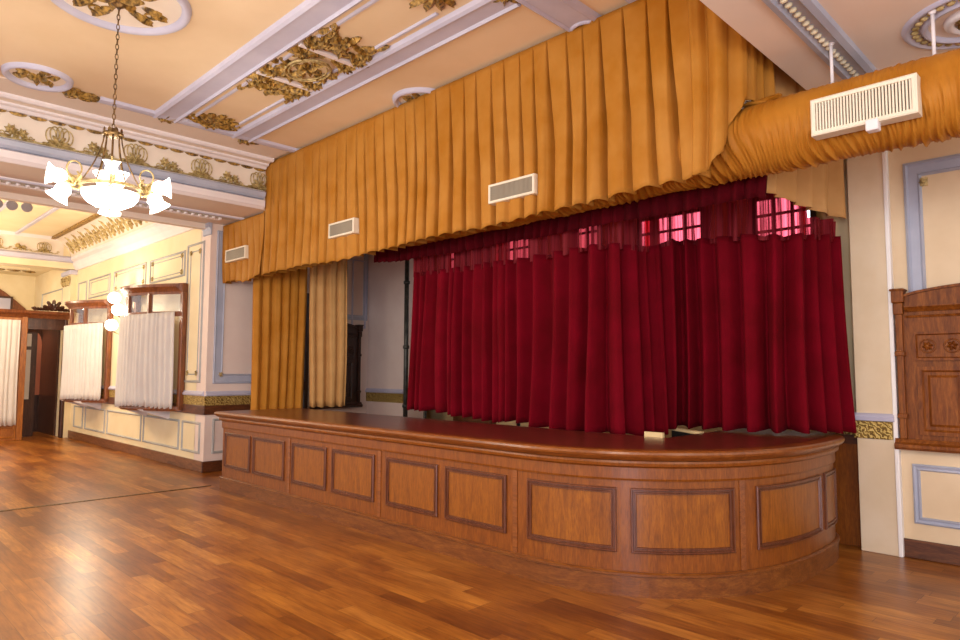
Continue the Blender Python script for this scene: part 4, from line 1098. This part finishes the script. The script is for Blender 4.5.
# spotlights on the side hall beam
for k, (x, y_) in enumerate(((-11.2, 1.76), (-11.18, 1.93), (-11.15, 2.1))):
    o = root('spotlight', (x, y_, 4.05), ('leftmost', 'middle', 'rightmost')[k]+' of the three small grey spotlights under the side hall ceiling', 'spotlight', 'spotlights in a row')
    mb = MB(); d = Vector((.75, -.1, -.35)).normalized()
    mb.lathe((x, y_, 3.85), [(0, -.11), (.045, -.10), (.055, -.04), (.06, .05), (.07, .06), (.062, .065), (0, .06)], 18, d); mb.build('lamp_head', 'spot_grey', o)
    mb = MB(); mb.tube([(x, y_, 3.87), (x-.03, y_, 4.1), (x-.03, y_, 4.5)], .012, 6); mb.build('stem', 'spot_grey', o)

# ------------------------------------------------------------------ chandelier
CX, CY = -5.70, 1.62
ch = root('chandelier', (CX, CY, CZ), 'old bronze chandelier with glowing white glass shades hanging on a long chain', 'chandelier')
mb = MB(); z = CZ-.03; k = 0
while z > 3.46:
    ax = (1, 0) if k % 2 else (0, 1)
    mb.tube([(CX+ax[0]*.011*math.cos(2*PI*i/10), CY+ax[1]*.011*math.cos(2*PI*i/10), z-.022+.026*math.sin(2*PI*i/10)) for i in range(10)], .0035, 5, closed=True)
    z -= .041; k += 1
mb.build('chain', 'old_bronze', ch)
mb = MB(); mb.lathe((CX, CY, CZ), [(0, 0), (.07, 0), (.06, -.03), (.015, -.06), (0, -.06)], 16); mb.build('ceiling_rose', 'old_bronze', ch)
mb = MB(); mb.lathe((CX, CY, 3.40), [(0, .05), (.02, .05), (.05, .02), (.075, .01), (.075, -.01), (.05, -.02), (0, -.03)], 20)
for i in range(10): a = 2*PI*i/10; leaf(mb, lambda u, v, n: (CX+.075*math.cos(u), CY+.075*math.sin(u), 3.40+v), a, 0, PI/2, .05, .5, .01, 1)
mb.build('crown', 'old_bronze', ch)
ANG = [math.radians(d) for d in (45, 117, 189, 261, 333)]
ANG = [math.radians(74), math.radians(254), math.radians(-16), math.radians(164)]
mb = MB()
for a in ANG+[x+PI/4 for x in ANG]:
    r1 = .22 if a in ANG else .15
    mb.tube([(CX+(.06+(r1-.06)*(t/8)**1.6)*math.cos(a), CY+(.06+(r1-.06)*(t/8)**1.6)*math.sin(a), 3.39-.42*t/8) for t in range(9)], .0055, 5)
mb.tube([(CX, CY, 3.38), (CX, CY, 2.9)], .008, 6)
mb.build('suspension_chains', 'old_bronze', ch)
mb = MB(); ring(mb, lambda u, v, n: (CX+u, CY+v, 2.97), 0, 0, .21, .21, .014, 0, 32)
mb.lathe((CX, CY, 2.93), [(.02, .06), (.05, .04), (.03, .0), (.05, -.02), (.02, -.04)], 14); mb.build('hub_ring', 'pale_gilt', ch)
mb = MB(); mb.lathe((CX, CY, 2.93), [(.205, .0), (.20, -.03), (.17, -.075), (.11, -.11), (.04, -.125), (0, -.127)], 28, flute=.03, nf=10); mb.build('glass_bowl', 'lit_glass', ch)
mb = MB(); mb.lathe((CX, CY, 2.80), [(0, .02), (.02, .01), (.015, -.01), (.006, -.03), (0, -.035)], 12); mb.build('finial', 'pale_gilt', ch)
def tulip(base, direction, s=1):
    return MB().lathe(base, [(.018*s, 0), (.045*s, .02*s), (.06*s, .05*s), (.055*s, .085*s), (.075*s, .12*s), (.088*s, .135*s), (.07*s, .12*s), (.04*s, .08*s), (0, .06*s)], 20, direction, flute=.10, nf=6)
for a in ANG:
    ca, sa = math.cos(a), math.sin(a)
    mb = MB()
    def Q(r, z): return (CX+r*ca, CY+r*sa, z)
    mb.tube([Q(.2, 2.97), Q(.22, 2.93), Q(.26, 2.94), Q(.285, 2.99), Q(.29, 3.04)], .010, 8)
    mb.tube([Q(.25+.05*math.cos(t*2*PI/16), 3.09+.06*math.sin(t*2*PI/16)) for t in range(16)], .007, 6, closed=True)
    mb.tube([Q(.23, 2.96), Q(.20, 3.02), Q(.23, 3.07)], .008, 6)
    Fa = lambda u, v, n: (CX+u*ca-n*sa, CY+u*sa+n*ca, v)
    for d in (.3, 1.2, 2.1): leaf(mb, Fa, .25, 2.96, d, .10, .06, .02)
    ao = mb.build('arm', 'pale_gilt', ch)
    near = a == ANG[2]
    tulip(Q(.27 if near else .29, 3.01), (ca*.3, sa*.3, .9) if near else (ca*.9, sa*.9, .12), .75 if near else 1).build('glass_shade', 'lit_glass', ao)
    if not near: tulip(Q(.29, 2.96), (ca*.45, sa*.45, -.8)).build('glass_shade', 'lit_glass', ao)
    if a in ANG[2:]: pass
for k in range(2):
    tulip((CX+(-.06+.12*k)*.7, CY+(-.06+.12*k)*.7, 2.97), (0, 0, 1), .9).build('glass_shade', 'lit_glass', ch)
point('chandelier_light', (CX, CY, 2.60), 105, (1, .90, .76), .15)
for a in ANG: point('chandelier_light', (CX+.62*math.cos(a), CY+.62*math.sin(a), 3.05), 14, (1, .90, .76), .08)
